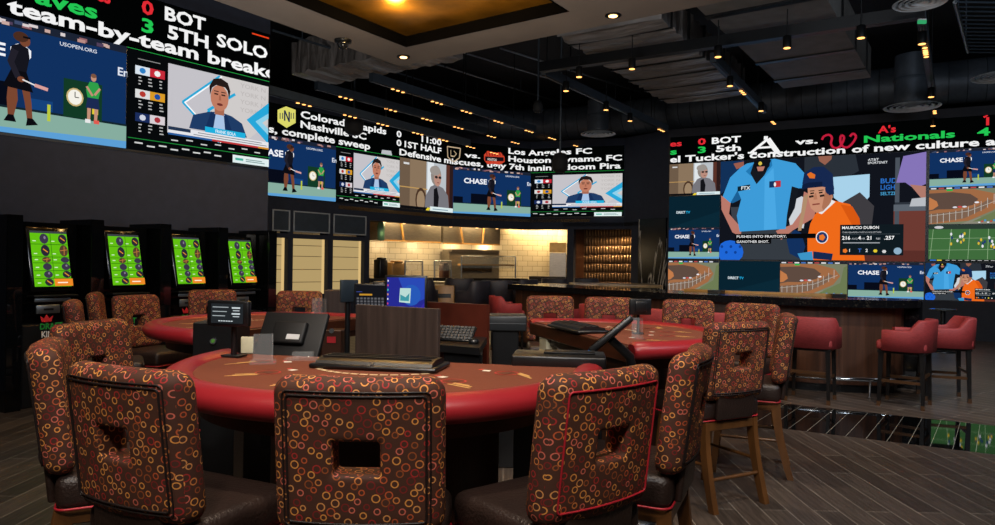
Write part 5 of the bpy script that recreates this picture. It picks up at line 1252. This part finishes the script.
# round spiral duct
pts = [P(470, 143, 4.95), P(545, 141, 4.95), P(620, 135.5, 4.95), P(760, 121, 4.95), P(995, 100.5, 4.95)]; pts[0].y -= .3
pts.append(pts[-1]+(pts[-1]-pts[-2])*.6); pts.insert(0, pts[0]+Vector((-1.5, .3, 0)))
pl = smoothpl([Vector(p) for p in pts], 8); pl = [p+Vector((0, 0, .45)) for p in pl]
t = thing('spiral_duct', 'long dark round duct with spiral seams above the far screens', 'duct'); R = .45
m = MB(); m.tube(pl, R, 24); m.build('pipe', M['duct'], t)
# spiral seams as one rib line
m = MB(); sp_ = []
tot = 0; fine = []
for p0, p1 in zip(pl, pl[1:]):
    n = max(1, int((p1-p0).length/.05))
    for k in range(n): fine.append(p0.lerp(p1, k/n))
for i in range(0, len(fine)-1, 6):
    tdir = (fine[min(i+1, len(fine)-1)]-fine[i]).normalized(); s_ = tdir.cross(Vector((0, 0, 1))).normalized(); up = s_.cross(tdir)
    m.tube([fine[i]+s_*math.cos(k*math.pi/9)*(R+.004)+up*math.sin(k*math.pi/9)*(R+.004) for k in range(18)], .008, 4, closed=True)
m.build('seam_rib', mat('seam', '#2c333b', .4, metal=.5), t)
def diffuser(x, y, z, drop, label, r=.42, elbow=True):
    q = P(x, y, z); t = thing('round_diffuser', label, 'air vent', (q.x, q.y, z)); m = MB()
    for k, rr in enumerate((r, r*.78, r*.56, r*.34)): m.rings([[Vector((a_*math.cos(2*math.pi*j/32), a_*math.sin(2*math.pi*j/32), z_)) for j in range(32)] for a_, z_ in ((rr, 0), (rr-.06, .03), (rr-.065, .02), (rr-.01, -.008))], True, False)
    m.build('rings', mat('vent_grey', '#dfe4e8', .6, metal=0), t)
    m = MB(); m.lathe([(r*.62, .05), (r*.62, drop)], n=24) if elbow else m.lathe([(.05, .03), (.05, drop)], n=10); m.build('neck', M['duct'], t)
    if elbow: m = MB(); m.lathe([(r*.64, drop*.5), (r*.66, drop*.5+.03), (r*.64, drop*.5+.06)], n=24); m.build('collar', M['beam'], t)
diffuser(598, 134, 4.62, .8, 'round ceiling diffuser under the bend of the spiral duct'); diffuser(912, 107, 4.62, 1.0, 'round ceiling diffuser under the short vertical duct at right', .5)
diffuser(920, 3, 4.7, 1.5, 'round ceiling diffuser near the top edge of the picture', .3, False); diffuser(1000, 77, 4.7, 1.5, 'round ceiling diffuser cut by the right edge', .42, False)
# ------------------------------------------------------------------ light beams
ZBm = 4.68
def beam(x0, y0, x1, y1, lamps, label, end=None, ZBm=4.68):
    p, q = P(x0, y0, ZBm), P(x1, y1, ZBm)
    if end: q = p+(q-p).normalized()*end
    d = q-p; L = d.length; rz = math.atan2(d.y, d.x); t = thing('light_beam', label, 'light beam', (p.x, p.y, p.z), rz, 'dark light beams under the ceiling')
    m = MB(); m.box((L/2, 0, .09), (L, .10, .15)); m.build('housing', M['beam'], t)
    m = MB(); m.box((L/2, 0, .010), (L, .05, .012)); m.build('track', M['blackmetal'], t)
    for (lx, ly) in lamps:
        s = (P(lx, ly, ZBm)-p).dot(d.normalized())
        m = MB()
        for k in (-1, 0, 1): m.lathe([(.034, -.012), (.034, -.006)], (s+k*.14, 0, 0), 10)
        m.build('lamp_cluster', M['lamp_s'], t)
    for k in range(1 if ZBm < 4.5 else 0, 3):
        m = MB(); m.cyl((L*(k+.5)/3, 0, .15), (L*(k+.5)/3, 0, 6.45-ZBm), .012, n=6); m.build('hanger', M['blackmetal'], t)
    return t, p, q
beam(371, 82, 590, 150, [(400, 90), (440, 102), (471, 111), (503, 121), (530, 131), (554, 138), (576, 146)], 'light beam starting at the soffit corner and running to the centre screen', 5.6)
beam(316, 90, 570, 157, [(345, 98), (389, 110), (422, 120), (455, 128), (485, 137), (511, 143), (533, 150)], 'light beam starting below the left wrapped duct', 5.3)
beam(268, 95, 520, 159.5, [(299, 105), (343, 117), (378, 125), (412, 134), (442, 140), (469, 147), (493, 153)], 'light beam crossing in front of the football scores', 6.0, 4.32)
beam(543, 76, 683, 140, [(662, 130)], 'light beam from the cross beam down to the left edge of the tall screen', 5.9)
beam(713, 63, 783, 132, [(745, 92), (779, 122)], 'light beam ending above the large letter in the scores', 4.2)
beam(921, 22, 936, 120, [(925, 50), (926, 54), (933, 112)], 'light beam at right seen nearly end-on', 5.0)
p, q = P(541, 73, ZBm), P(925, 19, ZBm); d = q-p; L = d.length
t = thing('cross_beam', 'long dark cross beam joining the light beams', 'beam', p, math.atan2(d.y, d.x)); m = MB(); m.box((L/2, 0, .09), (L, .14, .16)); m.build('housing', M['blackmetal'], t)
for k in (.02, .53, .97): m = MB(); m.cyl((L*k, 0, .14), (L*k, 0, 6.45-ZBm), .012, n=6); m.build('hanger', M['blackmetal'], t)
# cylinder spots
_s = MB(); _s.cyl((0, 0, .17), (0, 0, .53), .008, n=6); _so = _s.build('stem', M['blackmetal']); stem_short = _so.data; bpy.data.objects.remove(_so)
first = None
sl = [(579, 77, 'left of the beam joint'), (566, 91, 'just right of the hanging pole'), (606, 110, 'above the bend of the spiral duct'), (630, 121, 'lowest of the left group'), (632, 69, 'under the foil duct'), (718, 57, 'at the start of the short beam'), (730, 86, 'right of the foil duct end'), (761, 111, 'above the large letter in the scores'), (787, 48, 'under the grey duct'), (861, 38, 'at the corner of the grey duct'), (922, 44, 'at the start of the end-on beam'), (931, 97, 'near the right round diffuser'), (933, 126, 'lowest at right, against the ticker')]
for x, y, lb in sl:
    z = 4.45; q = P(x, y, z); L2 = 6.45-z
    if first is None:
        t = thing('cylinder_spotlight', '', 'light', q, 0, 'hanging cylinder spotlights'); m = MB(); m.lathe([(.055, 0), (.055, .16), (.02, .17)], n=14); m.build('can', M['blackmetal'], t)
        m = MB(); m.lathe([(.045, -.004), (.045, .004)], n=12); m.build('lamp', M['lamp_s'], t); m = MB(); m.cyl((0, 0, .17), (0, 0, L2), .008, n=6); m.build('stem', M['blackmetal'], t); first = t
    else: t = dup(first, q, 0, '', 'hanging cylinder spotlights')
    if t.name == 'cylinder_spotlight': proto_stem = 1
    if x in (632, 718, 787, 861, 579):
        for ch in [o_ for o_ in bpy.data.objects if o_.parent == t and o_.name.startswith('stem')]: ch.data = stem_short
    t['label'] = 'small hanging cylinder spotlight '+lb
# hanging speakers and pole
def speaker(x, y, d, r, label, top=6.45):
    q = D(x, y, d); t = thing('pendant_speaker', label, 'speaker', q); m = MB(); m.lathe([(.02, r*1.3), (r*.7, r*1.1), (r, .2*r), (r*.95, -r*.8), (r*.6, -r*1.1), (.01, -r*1.15)], n=20); m.build('body', M['blackpaint'], t)
    m = MB(); m.cyl((0, 0, r), (0, 0, top-q.z), .02, n=8); m.build('pole', M['beam'], t)
speaker(560, 163, 14.5, .17, 'black pendant speaker on a long pole in front of the scores'); speaker(354, 124, 14.6, .2, 'black pendant speaker hiding part of the football team names'); speaker(538, 107, 14, .1, 'small black pendant horn between beams')
# pipes and conduits under the deck
for i, (x0, y0, x1, y1, z, lb) in enumerate(((430, 62, 590, 112, 6.15, 'thin ceiling pipe beyond the soffit, leftmost'), (462, 52, 620, 100, 6.2, 'thin ceiling pipe beyond the soffit, middle'), (500, 48, 640, 92, 6.1, 'thin ceiling pipe beyond the soffit, nearest the cross beam'), (395, 72, 540, 118, 6.05, 'thin ceiling pipe just above the first light beam'), (272, 30, 330, 48, 5.3, 'pair of conduits left of the soffit'))):
    a, b = P(x0, y0, z), P(x1, y1, z); t = thing('ceiling_pipe', lb, 'pipe', (0, 0, 0), 0, 'thin pipes under the dark ceiling'); m = MB(); m.tube([a, b], .022, 8); m.build('pipe', M['silver'] if i < 3 else M['beam'], t)
    m = MB(); c = (a+b)/2; m.cyl(c, (c.x, c.y, 6.45), .01, n=6); m.build('hanger', M['beam'], t)
# cable ladder at upper right
a, b = P(955, 2, 5.2), P(968, 52, 5.2); a2, b2 = P(985, 2, 5.2), P(978, 52, 5.2); d = (b-a).normalized()
t = thing('cable_ladder', 'black cable ladder hanging at the upper right', 'cable ladder'); wv = Vector((.75, -.0, 0))
for k, s0 in enumerate((Vector((0, 0, 0)), wv)): m = MB(); m.tube([a+s0, b+s0], .03, 6); m.build('side_rail', M['silver'], t)
for k in range(14): m = MB(); c = a.lerp(b, k/13); m.tube([c, c+wv], .015, 6); m.build('rung', M['beam'], t)
for k in (0, 1): m = MB(); c = a.lerp(b, .2+.6*k); m.cyl(c, (c.x, c.y, 6.45), .012, n=6); m.build('hanger', M['beam'], t)
# exit light near top right
q = P(922, 22, 4.6); t = thing('indicator_light', 'tiny green and white indicator at the start of the end-on beam', 'light', q); m = MB(); m.box((0, 0, 0), (.10, .03, .04)); m.build('green_lens', emis('green_led', '#38b070', .8), t); m = MB(); m.box((0, 0, .03), (.1, .03, .015)); m.build('housing', M['white'], t)
# ------------------------------------------------------------------ lighting
w = bpy.data.worlds.new('world'); SC.world = w; w.use_nodes = True; bg = w.node_tree.nodes['Background']; bg.inputs[0].default_value = (.6, .75, 1, 1); bg.inputs[1].default_value = .03
WARM = (1, .80, .60); NEU = (1, .90, .80); COOL = (.75, .86, 1)
light('AREA', 'ceiling_wash', (-.5, -1.2, 4.5), 130, NEU, .5, (-.5, 2.8, .6))
light('SPOT', 'table_lamp_spot', (-.6, 2.6, 4.5), 260, WARM, .12, (-.6, 3.0, 1), 60, .6)
light('SPOT', 'table_lamp_spot', (-2.2, 0.8, 4.5), 200, WARM, .12, (-1.5, 3.0, 1), 50, .6)
light('SPOT', 'table_lamp_spot', (1.0, 0.3, 4.5), 200, WARM, .12, (.6, 2.9, .9), 50, .6)
light('SPOT', 'table_lamp_spot', (2.0, 2.6, 4.5), 260, WARM, .12, (1.5, 4.8, .9), 60, .6)
light('SPOT', 'table_lamp_spot', (1.0, 5.2, 4.5), 200, WARM, .12, (1.1, 5.6, 1), 60, .6)
light('SPOT', 'table_lamp_spot', (-2.4, 4.4, 4.5), 220, WARM, .12, (-2.5, 6.0, 1), 70, .6)
light('SPOT', 'bar_lamp_spot', (3.4, 5.2, 4.5), 330, NEU, .12, (4.0, 7.8, .5), 70, .7)
light('SPOT', 'bar_lamp_spot', (1.0, 7.4, 4.5), 180, WARM, .12, (1.2, 9.2, .8), 80, .6)
light('SPOT', 'floor_lamp_spot', (4.0, 2.0, 4.5), 300, COOL, .15, (3.6, 5.0, 0), 90, .8)
light('SPOT', 'floor_lamp_spot', (6.8, 7.0, 4.5), 260, COOL, .15, (7.0, 9.5, 0), 90, .8)
light('SPOT', 'ceiling_bounce', (1.5, 5.0, 2.9), 0, NEU, .5, (1.5, 8.0, 6), 120, .8)
light('AREA', 'soffit_fill', (-1.4, 6.2, 1.9), 85, NEU, 1.5, (-1.0, 8.2, 4.6))  # added upward fill floating mid-room, lifts the soffit's brightness
light('AREA', 'room_fill', (0, 1.0, 4.4), 100, COOL, 2.5, (0, 12, 3.0))  # added soft overhead fill for ambient light, no fixture behind it
light('AREA', 'room_fill', (5, 3.0, 4.4), 110, COOL, 2.0, (5, 14, 4.5))  # second added ambient fill, for the right side
